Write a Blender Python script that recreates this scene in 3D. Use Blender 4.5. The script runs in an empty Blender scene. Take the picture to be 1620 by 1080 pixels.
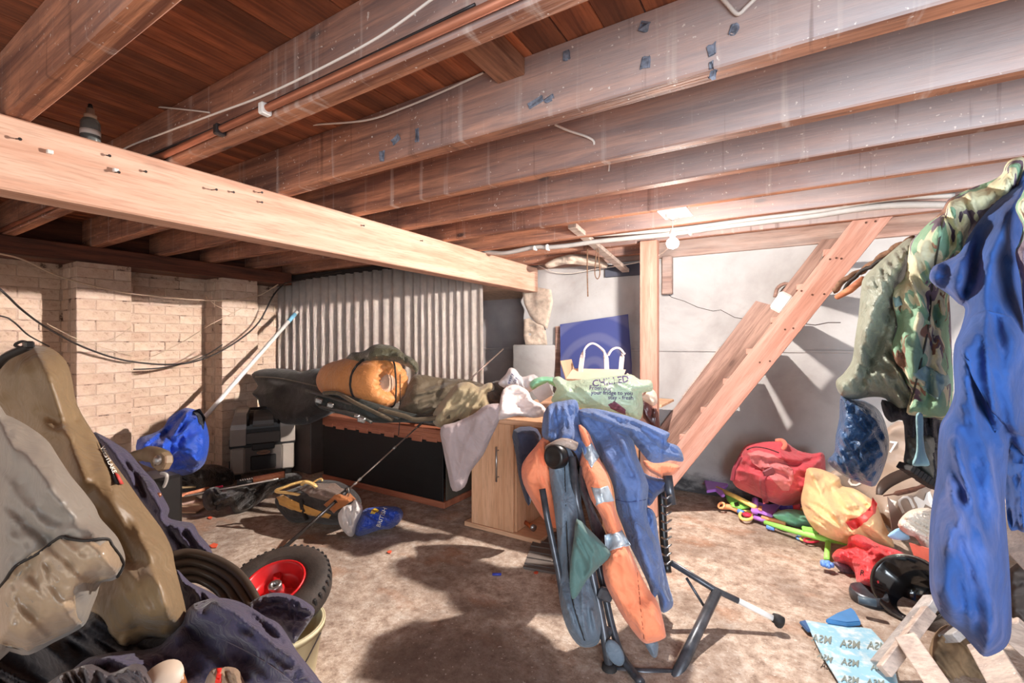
import bpy, bmesh, math, random
import numpy as np
from mathutils import Vector, Matrix, noise
from mathutils.geometry import delaunay_2d_cdt
random.seed(7)
C = bpy.context.scene.collection
sc = bpy.context.scene

# ------------------------------------------------------------------ camera, light, exposure
YAW = math.radians(31.4)
F_PX = 728.0
cam_d = bpy.data.cameras.new('camera')
cam_d.sensor_width = 36.0
cam_d.lens = F_PX/1620*36
cam_d.clip_start = 0.02
cam = bpy.data.objects.new('camera', cam_d)
C.objects.link(cam)
cam.location = (0, 0, 1.2)
cam.rotation_euler = (math.pi/2, 0, YAW)
sc.camera = cam

w = bpy.data.worlds.new('world'); sc.world = w; w.use_nodes = True
w.node_tree.nodes['Background'].inputs[0].default_value = (0.85, 0.92, 1.0, 1)
w.node_tree.nodes['Background'].inputs[1].default_value = 0.4

def area_lamp(name, loc, target, size, sy, power, col):
    ld = bpy.data.lights.new(name, 'AREA'); ld.shape = 'RECTANGLE'
    ld.size = size; ld.size_y = sy; ld.energy = power; ld.color = col
    o = bpy.data.objects.new(name, ld); C.objects.link(o)
    o.location = loc
    o.rotation_euler = (Vector(target)-Vector(loc)).to_track_quat('-Z', 'Y').to_euler()
    return o
# daylight from the open doorway behind the camera, and an added soft warm fill beside it, no real lamp
area_lamp('doorway_daylight', (1.5, -1.3, 1.15), (0.5, 3.2, 1.4), 1.6, 1.5, 54, (0.80, 0.90, 1.0)).data.spread = math.radians(110)
area_lamp('warm_fill', (-1.6, -1.3, 0.9), (-3.0, 2.6, 1.2), 1.2, 1.2, 7, (1.0, 0.80, 0.62))

BULB = Vector((-0.56, 2.60, 1.742))
ld = bpy.data.lights.new('bulb_light', 'POINT'); ld.energy = 1.0; ld.color = (1.0, 0.925, 0.86)
ld.shadow_soft_size = 0.022
ld.use_nodes = True
_nt = ld.node_tree
_em = _nt.nodes['Emission']; _lf = _nt.nodes.new('ShaderNodeLightFalloff')
_lf.inputs['Strength'].default_value = 12.0
_l2 = _nt.nodes.new('ShaderNodeLightFalloff'); _l2.inputs['Strength'].default_value = 38.0
_ad = _nt.nodes.new('ShaderNodeMath'); _ad.operation = 'ADD'
_nt.links.new(_lf.outputs['Linear'], _ad.inputs[0]); _nt.links.new(_l2.outputs['Constant'], _ad.inputs[1])
_nt.links.new(_ad.outputs[0], _em.inputs['Strength'])
bl = bpy.data.objects.new('bulb_light', ld); bl.location = BULB; C.objects.link(bl)

vs = sc.view_settings
sc.display_settings.display_device = 'sRGB'
vs.view_transform = 'Standard'; vs.look = 'None'; vs.gamma = 1; vs.use_curve_mapping = False
vs.exposure = 0.58

# ------------------------------------------------------------------ helpers
_R = Vector((math.cos(YAW), math.sin(YAW), 0)); _Fw = Vector((-math.sin(YAW), math.cos(YAW), 0))
CAM = Vector((0, 0, 1.2))
def P(px, py, d):
    """world point of the survey: bearing px, elevation py, distance d along the view heading"""
    return CAM + _Fw*d + _R*(d*(px-810)/F_PX) + Vector((0, 0, d*(540-py)/F_PX))
def kx(px): u = (px-810)/F_PX; return _Fw.x+_R.x*u
def ky(px): u = (px-810)/F_PX; return _Fw.y+_R.y*u
def PY(px, py, Y): return P(px, py, Y/ky(px))
def PX(px, py, X): return P(px, py, X/kx(px))
def PZ(px, py, z):
    v = (540-py)/F_PX
    return P(px, py, (z-1.2)/v)

def srgb(r, g=None, b=None):
    if g is None: r, g, b = r
    f = lambda c: ((c/255+0.055)/1.055)**2.4 if c/255 > 0.04045 else c/255/12.92
    return (f(r), f(g), f(b), 1)

def tag(o, label=None, cat=None, group=None, kind=None):
    if label: o['label'] = label
    if cat: o['category'] = cat
    if group: o['group'] = group
    if kind: o['kind'] = kind
    return o
def empty(name, loc, label, cat, group=None):
    o = bpy.data.objects.new(name, None); C.objects.link(o); o.location = loc
    o.empty_display_size = 0.1
    return tag(o, label, cat, group)
def link(name, me, mat=None, parent=None, smooth=False):
    o = bpy.data.objects.new(name, me); C.objects.link(o)
    if mat is not None and len(me.materials) == 0: me.materials.append(mat)
    if parent is not None:
        o.parent = parent
        root = Vector(parent.location)
        pp = parent.parent
        while pp is not None: root += Vector(pp.location); pp = pp.parent
        o.location = -root
    if smooth:
        me.polygons.foreach_set('use_smooth', [True]*len(me.polygons))
    return o
def meshof(bm, name='m'):
    me = bpy.data.meshes.new(name); bm.normal_update(); bm.to_mesh(me); bm.free(); return me
def bmnew(): return bmesh.new()
def obj(name, bm, mat, parent=None, smooth=False):
    return link(name, meshof(bm, name), mat, parent, smooth)

def bx(bm, lo, hi, bevel=0.0, M=None, jit=0):
    """axis aligned box lo..hi, optional bevel and matrix"""
    t = bmesh.new()
    vs_ = [t.verts.new((x, y, z)) for x in (lo[0], hi[0]) for y in (lo[1], hi[1]) for z in (lo[2], hi[2])]
    for q in ((0,1,3,2),(4,6,7,5),(0,4,5,1),(2,3,7,6),(0,2,6,4),(1,5,7,3)):
        t.faces.new([vs_[i] for i in q])
    if bevel: bmesh.ops.bevel(t, geom=list(t.edges), offset=bevel, segments=1, affect='EDGES')
    if jit:
        for v in t.verts: v.co += Vector((random.uniform(-jit, jit) for _ in range(3)))
    if M is not None: t.transform(M)
    bmesh.ops.recalc_face_normals(t, faces=t.faces)
    me = bpy.data.meshes.new('t'); t.to_mesh(me); t.free(); bm.from_mesh(me); bpy.data.meshes.remove(me)
    return bm
def beam(bm, a, b, w_, h_, up=(0,0,1), bevel=0.003):
    """a board from a to b, w_ across, h_ along up"""
    a = Vector(a); b = Vector(b); x = (b-a); L = x.length; x.normalize()
    up = Vector(up); y = up.cross(x).normalized(); z = x.cross(y).normalized()
    M = Matrix((x, y, z)).transposed().to_4x4(); M.translation = a
    return bx(bm, (0, -w_/2, -h_/2), (L, w_/2, h_/2), bevel, M)
def tube(bm, pts, r, seg=8, cap=True, closed=False):
    pts = [Vector(p) for p in pts]; n = len(pts)
    rs = r if isinstance(r, (list, tuple)) else [r]*n
    rings = []; prev = None
    for i, p in enumerate(pts):
        if closed: t = pts[(i+1) % n]-pts[i-1]
        else: t = pts[min(i+1, n-1)]-pts[max(i-1, 0)]
        if t.length < 1e-9: t = Vector((0,0,1))
        t.normalize()
        if prev is None:
            prev = t.orthogonal().normalized()
        u = (prev - t*prev.dot(t))
        if u.length < 1e-6: u = t.orthogonal()
        u.normalize(); prev = u; v = t.cross(u)
        rings.append([bm.verts.new(p+(u*math.cos(k*2*math.pi/seg)+v*math.sin(k*2*math.pi/seg))*rs[i]) for k in range(seg)])
    m = n if closed else n-1
    for i in range(m):
        A = rings[i]; B = rings[(i+1) % n]
        for k in range(seg):
            bm.faces.new((A[k], A[(k+1) % seg], B[(k+1) % seg], B[k]))
    if cap and not closed:
        bm.faces.new(rings[0][::-1]); bm.faces.new(rings[-1])
    return bm
def smoothpts(pts, k=6, closed=False):
    pts = [Vector(p) for p in pts]; n = len(pts); out = []
    rng = range(n) if closed else range(n-1)
    for i in rng:
        if closed: p0, p1, p2, p3 = pts[i-1], pts[i], pts[(i+1) % n], pts[(i+2) % n]
        else: p0, p1, p2, p3 = pts[max(i-1, 0)], pts[i], pts[i+1], pts[min(i+2, n-1)]
        for j in range(k):
            t = j/k
            out.append(0.5*((2*p1)+(-p0+p2)*t+(2*p0-5*p1+4*p2-p3)*t*t+(-p0+3*p1-3*p2+p3)*t**3))
    if not closed: out.append(pts[-1])
    return out
def lathe(bm, prof, M=None, seg=20, sx=1, sy=1):
    """profile (r, z) revolved"""
    t = bmesh.new(); rings = []
    for r, z in prof:
        if r < 1e-5: rings.append([t.verts.new((0, 0, z))])
        else: rings.append([t.verts.new((r*sx*math.cos(k*2*math.pi/seg), r*sy*math.sin(k*2*math.pi/seg), z)) for k in range(seg)])
    for A, B in zip(rings, rings[1:]):
        for k in range(seg):
            k2 = (k+1) % seg
            if len(A) == 1 and len(B) > 1: t.faces.new((A[0], B[k], B[k2]))
            elif len(B) == 1 and len(A) > 1: t.faces.new((A[k2], A[k], B[0]))
            elif len(A) > 1: t.faces.new((A[k], A[k2], B[k2], B[k]))
    bmesh.ops.recalc_face_normals(t, faces=t.faces)
    if M is not None: t.transform(M)
    me = bpy.data.meshes.new('t'); t.to_mesh(me); t.free(); bm.from_mesh(me); bpy.data.meshes.remove(me)
    return bm
def frame(origin, x, y):
    """matrix with given origin, x axis and approximate y axis"""
    x = Vector(x).normalized(); z = x.cross(Vector(y)).normalized(); y = z.cross(x)
    M = Matrix((x, y, z)).transposed().to_4x4(); M.translation = Vector(origin); return M
def axisframe(origin, z, x=(1, 0, 0)):
    z = Vector(z).normalized(); x = Vector(x); x = (x-z*x.dot(z)).normalized(); y = z.cross(x)
    M = Matrix((x, y, z)).transposed().to_4x4(); M.translation = Vector(origin); return M
def prism(bm, poly, th, M):
    """2D polygon (x,y) extruded th along local z, by triangulation"""
    vs2 = [Vector((x, y)) for x, y in poly]; n = len(vs2)
    r = delaunay_2d_cdt(vs2, [(i, (i+1) % n) for i in range(n)], [list(range(n))], 1, 1e-6)
    co, faces = r[0], r[2]; orig = r[3]
    A = [bm.verts.new(M @ Vector((c.x, c.y, 0))) for c in co]
    B = [bm.verts.new(M @ Vector((c.x, c.y, th))) for c in co]
    for f in faces:
        bm.faces.new([A[i] for i in f][::-1]); bm.faces.new([B[i] for i in f])
    for a, b in boundary(faces):
        bm.faces.new((A[a], A[b], B[b], B[a]))
    return bm
def boundary(faces):
    cnt = {}
    for f in faces:
        for i in range(len(f)):
            cnt[(f[i], f[(i+1) % len(f)])] = 1
    return [e for e in cnt if (e[1], e[0]) not in cnt]

# ------------------------------------------------------------------ cloth: a shape with real thickness and folds
def _segdist(X, Y, poly):
    d = np.full(X.shape, 1e9); n = len(poly)
    for i in range(n):
        x0, y0 = poly[i]; x1, y1 = poly[(i+1) % n]
        dx, dy = x1-x0, y1-y0; L = dx*dx+dy*dy+1e-12
        t = np.clip(((X-x0)*dx+(Y-y0)*dy)/L, 0, 1)
        d = np.minimum(d, np.hypot(X-x0-t*dx, Y-y0-t*dy))
    return d
def _linedist(X, Y, line):
    d = np.full(X.shape, 1e9)
    for (x0, y0), (x1, y1) in zip(line, line[1:]):
        dx, dy = x1-x0, y1-y0; L = dx*dx+dy*dy+1e-12
        t = np.clip(((X-x0)*dx+(Y-y0)*dy)/L, 0, 1)
        d = np.minimum(d, np.hypot(X-x0-t*dx, Y-y0-t*dy))
    return d
def _inside(X, Y, poly):
    c = np.zeros(X.shape, bool); n = len(poly)
    for i in range(n):
        x0, y0 = poly[i]; x1, y1 = poly[i-1]
        c ^= ((y0 > Y) != (y1 > Y)) & (X < (x1-x0)*(Y-y0)/((y1-y0) or 1e-9)+x0)
    return c
class Cloth:
    """outline surveyed in bearings; dep: control distances [(px,py,d)..]; thick metres; R edge rounding in survey units;
    folds: (angle deg, wavelength, amp m); lines: (polyline, width, amp)"""
    def __init__(s, outline, dep, thick=0.05, R=25, folds=(), lines=(), back=0.6, seed=0, smooth=3, rough=0.0, step=None, stretch=5.0, crumple=None, csize=None, zplane=None):
        s.o3 = [Vector((x, y, 0)) for x, y in outline]
        pl = smoothpts(s.o3, smooth, True) if smooth > 1 else s.o3
        s.poly = [(p.x, p.y) for p in pl]
        s.dep = dep; s.thick = thick; s.R = R; s.folds = folds; s.lines = lines; s.back = back; s.seed = seed; s.rough = rough
        s.stretch = stretch; s.zplane = zplane
        s.crumple = crumple if crumple is not None else min(.010, thick*.10); s.csize = csize
        xs = [p[0] for p in s.poly]; ys = [p[1] for p in s.poly]
        if s.csize is None: s.csize = max(9, math.sqrt((max(xs)-min(xs))*(max(ys)-min(ys)))/6.5)
        s.step = step or max(2.2, min(9.0, math.sqrt((max(xs)-min(xs))*(max(ys)-min(ys)))/58))
    def base(s, X, Y):
        if s.zplane is not None: return (1.2-s.zplane)*F_PX/(Y-540)
        if len(s.dep) == 1: return np.full(X.shape, float(s.dep[0][2]))
        W = np.zeros(X.shape); D = np.zeros(X.shape)
        for x, y, d in s.dep:
            w_ = 1/((X-x)**2+(Y-y)**2+60)
            w_ = w_**1.2
            W += w_; D += w_*d
        return D/W
    def relief(s, X, Y):
        ed = _segdist(X, Y, s.poly)
        t = np.clip(ed/s.R, 0, 1); prof = 0.5*np.sqrt(1-(1-t)**2)+0.5*t*t*(3-2*t)
        f = np.zeros(X.shape)
        soft = np.clip(ed/(0.25*s.R+3), 0, 1)
        for k, (ang, wl, amp) in enumerate(s.folds):
            a = math.radians(ang); ca, sa = math.cos(a), math.sin(a)
            flat = np.empty(X.size); Xf = X.ravel(); Yf = Y.ravel()
            for i in range(X.size):
                u = Xf[i]*ca+Yf[i]*sa; v = -Xf[i]*sa+Yf[i]*ca
                wv = noise.noise(Vector((u/wl/s.stretch*0.6, v/wl*0.35, s.seed+11.3+k*5)))*1.6
                n1 = noise.noise(Vector((u/wl/s.stretch, v/wl+wv, s.seed*3.7+k*9.1)))
                n2 = noise.noise(Vector((u/wl/s.stretch*2.3, v/wl*2.1+wv*1.7, s.seed*1.7+k*4.1)))
                flat[i] = (1-2.4*abs(n1))+0.45*(1-2.4*abs(n2))
            f += 1.45*amp*flat.reshape(X.shape)
        for ln, wd, amp in s.lines:
            d = _linedist(X, Y, ln)
            f += amp*np.exp(-(d/wd)**2)
        if s.crumple:
            Xf = X.ravel(); Yf = Y.ravel(); fl = np.empty(X.size); z0 = s.seed*2.3+.7; q = s.csize
            for i in range(X.size):
                wx = noise.noise(Vector((Xf[i]/q*.6, Yf[i]/q*.6, z0)))*.9
                d_, _ = noise.voronoi(Vector((Xf[i]/q+wx, Yf[i]/q-wx, z0)))
                fl[i] = 1-min(1.0, (d_[1]-d_[0])*1.6)
            f += s.crumple*(fl.reshape(X.shape)-0.35)
        if s.rough:
            Xf = X.ravel(); Yf = Y.ravel()
            fl = np.array([noise.noise(Vector((Xf[i]/9, Yf[i]/9, s.seed+3.3))) for i in range(X.size)])
            f += s.rough*fl.reshape(X.shape)
        return prof, f*soft
    def front(s, X, Y, off=0.0):
        prof, f = s.relief(X, Y)
        return s.base(X, Y)-s.thick*prof-f-off
    def build(s, name, mat, parent=None, bulge_back=True):
        poly = s.poly; n = len(poly); st = s.step
        xs = [p[0] for p in poly]; ys = [p[1] for p in poly]
        gx, gy = np.meshgrid(np.arange(min(xs)+st/2, max(xs), st), np.arange(min(ys)+st/2, max(ys), st))
        gx = gx+((np.arange(gx.shape[0]) % 2)*st/2)[:, None]
        gx = gx.ravel(); gy = gy.ravel()
        m = _inside(gx, gy, poly); gx = gx[m]; gy = gy[m]
        m = _segdist(gx, gy, poly) > st*0.45; gx = gx[m]; gy = gy[m]
        pts = [Vector(p) for p in poly]+[Vector((float(a), float(b))) for a, b in zip(gx, gy)]
        r = delaunay_2d_cdt(pts, [(i, (i+1) % n) for i in range(n)], [list(range(n))], 1, 1e-4)
        co = r[0]; faces = r[2]
        X = np.array([c.x for c in co]); Y = np.array([c.y for c in co])
        prof, f = s.relief(X, Y); D = s.base(X, Y)
        fr = D-s.thick*prof-f
        bk = D+s.thick*s.back*prof-f*0.5+0.003
        bk = np.maximum(bk, fr+0.003)
        N = len(co)
        V = [P(X[i], Y[i], fr[i]) for i in range(N)]+[P(X[i], Y[i], bk[i]) for i in range(N)]
        Fs = []
        for q in faces:
            q = list(q); Fs.append(q); Fs.append([i+N for i in q][::-1])
        for a, b in boundary(faces): Fs.append([b, a, a+N, b+N])
        me = bpy.data.meshes.new(name); me.from_pydata(V, [], Fs)
        me.validate()
        bm = bmesh.new(); bm.from_mesh(me); bmesh.ops.recalc_face_normals(bm, faces=bm.faces); bm.to_mesh(me); bm.free()
        return link(name, me, mat, parent, True)
    def strip(s, name, poly, mat, parent, off=0.003, th=0.003, smooth=1):
        """a piece lying on this surface"""
        c = Cloth(poly, [(0, 0, 1)], smooth=smooth, step=s.step*0.8)
        c.base = lambda X, Y: s.front(X, Y, off)
        c.thick = 0.0; c.R = 3; c.back = 0
        return c.build(name, mat, parent)
    def text(s, body, px, py, size, mat, parent, ang=0, off=0.004, name='lettering', mirror=False, bold=False, sx=1.0):
        me = text_mesh(body)
        ca, sa = math.cos(math.radians(ang)), math.sin(math.radians(ang))
        X = np.array([v.co.x for v in me.vertices])*size*sx*(-1 if mirror else 1); Y = -np.array([v.co.y for v in me.vertices])*size
        XX = px+X*ca-Y*sa; YY = py+X*sa+Y*ca
        D = s.front(XX, YY, off)
        for i, v in enumerate(me.vertices): v.co = P(XX[i], YY[i], D[i])
        return link(name, me, mat, parent)
def text_mesh(body, bold=0.012, ext=0.0, align='CENTER'):
    cu = bpy.data.curves.new('txt', 'FONT'); cu.body = body; cu.align_x = align; cu.align_y = 'CENTER'
    cu.size = 1.0; cu.offset = bold; cu.extrude = ext; cu.resolution_u = 2
    o = bpy.data.objects.new('txt', cu); C.objects.link(o)
    dg = bpy.context.evaluated_depsgraph_get(); dg.update()
    me = bpy.data.meshes.new_from_object(o.evaluated_get(dg))
    bpy.data.objects.remove(o); bpy.data.curves.remove(cu)
    me.materials.clear()
    return me

# ------------------------------------------------------------------ materials
def newmat(name):
    m = bpy.data.materials.new(name); m.use_nodes = True
    nt = m.node_tree; b = nt.nodes['Principled BSDF']
    return m, nt, b
def nd(nt, t, **k):
    n = nt.nodes.new(t)
    for a, v in k.items(): setattr(n, a, v)
    return n
def coords(nt, scale=(1, 1, 1), rot=None, kind='Object'):
    tc = nd(nt, 'ShaderNodeTexCoord'); mp = nd(nt, 'ShaderNodeMapping'); src = tc.outputs[kind]
    mp.inputs['Scale'].default_value = scale
    if rot is not None:
        m0 = nd(nt, 'ShaderNodeMapping'); m0.inputs['Rotation'].default_value = rot
        nt.links.new(src, m0.inputs['Vector']); src = m0.outputs['Vector']
    nt.links.new(src, mp.inputs['Vector']); return mp.outputs['Vector']
def noise_n(nt, vec, scale, detail=4, rough=0.55, dist=0.0):
    n = nd(nt, 'ShaderNodeTexNoise'); n.inputs['Scale'].default_value = scale; n.inputs['Detail'].default_value = detail
    n.inputs['Roughness'].default_value = rough; n.inputs['Distortion'].default_value = dist
    nt.links.new(vec, n.inputs['Vector']); return n.outputs['Fac']
def ramp(nt, fac, stops):
    r = nd(nt, 'ShaderNodeValToRGB'); e = r.color_ramp.elements
    while len(e) < len(stops): e.new(0.5)
    for q, (p, c) in zip(e, stops):
        q.position = p; q.color = c if len(c) == 4 else (*c, 1)
    nt.links.new(fac, r.inputs['Fac']); return r.outputs['Color']
def mixc(nt, fac, a, b, mode='MIX'):
    m = nd(nt, 'ShaderNodeMix', data_type='RGBA', blend_type=mode)
    if isinstance(fac, (int, float)): m.inputs[0].default_value = fac
    else: nt.links.new(fac, m.inputs[0])
    for i, c in ((6, a), (7, b)):
        if isinstance(c, tuple): m.inputs[i].default_value = c
        else: nt.links.new(c, m.inputs[i])
    return m.outputs[2]
def bump(nt, b, h, strength=0.3, dist=0.01):
    n = nd(nt, 'ShaderNodeBump'); n.inputs['Strength'].default_value = strength; n.inputs['Distance'].default_value = dist
    nt.links.new(h, n.inputs['Height']); nt.links.new(n.outputs['Normal'], b.inputs['Normal'])
W4 = (1, 1, 1, 1); K4 = (0, 0, 0, 1)
def m_plain(name, col, rough=0.6, metal=0.0, var=0.12, scale=12, bmp=0.0, spec=None, coat=0):
    m, nt, b = newmat(name)
    v = coords(nt); n = noise_n(nt, v, scale)
    d = tuple(c*(1-var) for c in col[:3])+(1,); l = tuple(min(1, c*(1+var)) for c in col[:3])+(1,)
    nt.links.new(ramp(nt, n, [(0.3, d), (0.7, l)]), b.inputs['Base Color'])
    b.inputs['Roughness'].default_value = rough; b.inputs['Metallic'].default_value = metal
    if spec is not None: b.inputs['Specular IOR Level'].default_value = spec
    if coat: b.inputs['Coat Weight'].default_value = coat
    if bmp: bump(nt, b, noise_n(nt, v, scale*8), bmp, 0.004)
    return m
def m_cloth(name, col, var=0.15, rough=0.85, sheen=0.15, fold=0.35, fscale=14, weave=400, trans=0):
    m, nt, b = newmat(name)
    v = coords(nt); n = noise_n(nt, v, 7, 4)
    d = tuple(c*(1-var) for c in col[:3])+(1,); l = tuple(min(1, c*(1+var)) for c in col[:3])+(1,)
    nt.links.new(ramp(nt, n, [(0.3, d), (0.7, l)]), b.inputs['Base Color'])
    b.inputs['Roughness'].default_value = rough
    b.inputs['Sheen Weight'].default_value = sheen
    h = noise_n(nt, v, fscale, 3, 0.5, 0.5)
    rd = nd(nt, 'ShaderNodeMath', operation='SUBTRACT'); rd.inputs[1].default_value = 0.5; nt.links.new(h, rd.inputs[0])
    ab = nd(nt, 'ShaderNodeMath', operation='ABSOLUTE'); nt.links.new(rd.outputs[0], ab.inputs[0])
    bump(nt, b, ab.outputs[0], fold*0.8, 0.05)
    if trans:
        t = nd(nt, 'ShaderNodeBsdfTranslucent'); t.inputs['Color'].default_value = l
        mx = nd(nt, 'ShaderNodeMixShader'); mx.inputs[0].default_value = trans
        nt.links.new(b.outputs[0], mx.inputs[1]); nt.links.new(t.outputs[0], mx.inputs[2])
        nt.links.new(mx.outputs[0], nt.nodes['Material Output'].inputs['Surface'])
    return m
def m_wood(name, dark, light, along='X', dust=0.0, dustcol=(0.55, 0.55, 0.56, 1), knots=1.0, rough=0.7, grain=1.0, pale_sides=False, stain=0.0, rot=None, rnd=0.0, drips=0.0):
    m, nt, b = newmat(name)
    s = {'X': (0.6, 9, 9), 'Y': (9, 0.6, 9), 'Z': (9, 9, 0.6)}[along]
    v = coords(nt, tuple(q*grain for q in s), rot)
    g = noise_n(nt, v, 2.2, 6, 0.6, 0.6)
    col = ramp(nt, g, [(0.36, dark), (0.5, tuple((a+b_)/2 for a, b_ in zip(dark, light))), (0.64, light)])
    g2 = noise_n(nt, v, 14, 3, 0.6)
    col = mixc(nt, 0.35, col, ramp(nt, g2, [(0.35, tuple(c*0.5 for c in dark[:3])+(1,)), (0.6, light)]), 'MULTIPLY') if False else mixc(nt, ramp(nt, g2, [(0.36, (0.35,)*3), (0.5, (0, 0, 0))]), col, tuple(c*0.62 for c in dark[:3])+(1,))
    if rnd:
        oi = nd(nt, 'ShaderNodeObjectInfo'); col = mixc(nt, 1.0, col, ramp(nt, oi.outputs['Random'], [(0, (1-rnd,)*3), (1, (1+rnd*.5,)*3)]), 'MULTIPLY')
    # knots
    s2 = {'X': (1.0, 2.6, 2.6), 'Y': (2.6, 1.0, 2.6), 'Z': (2.6, 2.6, 1.0)}[along]
    vo = nd(nt, 'ShaderNodeTexVoronoi'); vo.inputs['Scale'].default_value = 1.9
    nt.links.new(coords(nt, s2, rot), vo.inputs['Vector'])
    kf = ramp(nt, vo.outputs['Distance'], [(0.045, (knots,)*3), (0.075, (0.25*knots,)*3), (0.13, (0, 0, 0))])
    col = mixc(nt, kf, col, tuple(c*0.32 for c in dark[:3])+(1,))
    if stain:
        sn = noise_n(nt, coords(nt, (1.3, 1.3, 1.3)), 3.0, 5, 0.65)
        col = mixc(nt, ramp(nt, sn, [(0.45, (0, 0, 0)), (0.75, (stain,)*3)]), col, tuple(c*0.35 for c in dark[:3])+(1,))
    if dust:
        dn = noise_n(nt, coords(nt, (0.8, 2.2, 2.2)), 1.7, 6, 0.62, 0.5)
        df = ramp(nt, dn, [(0.40, (0, 0, 0)), (0.70, (dust,)*3)])
        if pale_sides:
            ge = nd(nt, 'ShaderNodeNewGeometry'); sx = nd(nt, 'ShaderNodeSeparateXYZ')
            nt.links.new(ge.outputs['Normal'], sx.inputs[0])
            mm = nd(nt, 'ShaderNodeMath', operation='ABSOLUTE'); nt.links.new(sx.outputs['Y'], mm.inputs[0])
            # whitish tint on Y-facing sides, stronger towards the right-hand side of the cellar
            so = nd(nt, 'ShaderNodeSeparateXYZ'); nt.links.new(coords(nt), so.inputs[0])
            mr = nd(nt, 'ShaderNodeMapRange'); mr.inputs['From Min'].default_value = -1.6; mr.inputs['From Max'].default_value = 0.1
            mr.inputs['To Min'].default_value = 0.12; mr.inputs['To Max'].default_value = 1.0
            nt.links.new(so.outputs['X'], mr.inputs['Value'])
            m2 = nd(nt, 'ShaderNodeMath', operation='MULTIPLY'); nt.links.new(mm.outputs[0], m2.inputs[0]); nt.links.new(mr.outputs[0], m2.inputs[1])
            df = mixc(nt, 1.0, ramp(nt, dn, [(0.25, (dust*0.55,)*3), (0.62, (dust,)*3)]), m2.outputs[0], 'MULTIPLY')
        col = mixc(nt, df, col, dustcol)
    if drips:
        dr = noise_n(nt, coords(nt, (14, 3, 0.7)), 1.4, 4, 0.6)
        col = mixc(nt, ramp(nt, dr, [(.60, (0, 0, 0)), (.72, (drips,)*3)]), col, srgb(206, 190, 180))
        col = mixc(nt, ramp(nt, dr, [(.28, (drips,)*3), (.38, (0, 0, 0))]), col, tuple(c*0.45 for c in dark[:3])+(1,))
        sp = noise_n(nt, coords(nt), 70, 2, 0.5)
        col = mixc(nt, ramp(nt, sp, [(.70, (0, 0, 0)), (.73, (.8,)*3)]), col, srgb(226, 214, 204))
    nt.links.new(col, b.inputs['Base Color'])
    b.inputs['Roughness'].default_value = rough
    bump(nt, b, g2, 0.35, 0.004)
    return m

M = {}
M['joist'] = m_wood('joist_wood', srgb(112, 64, 44), srgb(200, 136, 100), 'X', stain=0.4, drips=.5, dust=0.8, dustcol=srgb(186, 178, 178), pale_sides=True)
M['beam'] = m_wood('beam_wood', srgb(206, 156, 130), srgb(228, 188, 164), 'Y', knots=0.8)
M['plank'] = m_wood('plank_wood', srgb(118, 60, 36), srgb(206, 120, 76), 'Y', knots=0.9, stain=0.5, dust=0.25, dustcol=srgb(150, 110, 90), rnd=.5)
M['plank2'] = m_wood('plank_wood_dull', srgb(110, 72, 54), srgb(186, 132, 102), 'Y', knots=0.7, stain=0.4)
M['pink_x'] = m_wood('pine_x', srgb(206, 146, 116), srgb(232, 184, 156), 'X', knots=0.6)
_r55 = (0, math.radians(55.3), 0)
M['pink_s'] = m_wood('pine_sloping', srgb(182, 128, 108), srgb(208, 158, 140), 'X', knots=0.8, rot=_r55)
M['old_s'] = m_wood('old_wood_sloping', srgb(128, 96, 84), srgb(182, 146, 130), 'X', knots=0.5, rot=_r55)
M['pink_z'] = m_wood('pine_z', srgb(186, 130, 108), srgb(208, 158, 138), 'Z', knots=0.5)
M['old_wood'] = m_wood('old_wood', srgb(120, 88, 76), srgb(172, 136, 120), 'X', knots=0.5, dust=0.4, dustcol=srgb(190, 180, 172))
M['grey_wood'] = m_wood('grey_wood', srgb(150, 130, 118), srgb(208, 186, 170), 'X', knots=0.4, dust=0.35, dustcol=srgb(200, 196, 192), drips=.4)
M['dark_wood'] = m_wood('dark_wood', srgb(60, 34, 24), srgb(112, 62, 42), 'Y')
M['white_cable'] = m_plain('white_cable', srgb(226, 216, 206), 0.5, var=0.05)
M['cream_cable'] = m_plain('cream_cable', srgb(196, 172, 148), 0.6)
M['black_cable'] = m_plain('black_cable', srgb(40, 30, 26), 0.5)
M['copper'] = m_plain('copper', srgb(178, 116, 90), 0.4, metal=0.6, var=0.25, scale=5)
M['conduit'] = m_plain('conduit_grey', srgb(186, 180, 174), 0.5)
M['white_plastic'] = m_plain('white_plastic', srgb(236, 232, 226), 0.4, var=0.04)
M['dark_metal'] = m_plain('dark_metal', srgb(58, 52, 52), 0.45, metal=0.4)
M['rust'] = m_plain('rust', srgb(92, 58, 44), 0.8, var=0.4, scale=40)
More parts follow.
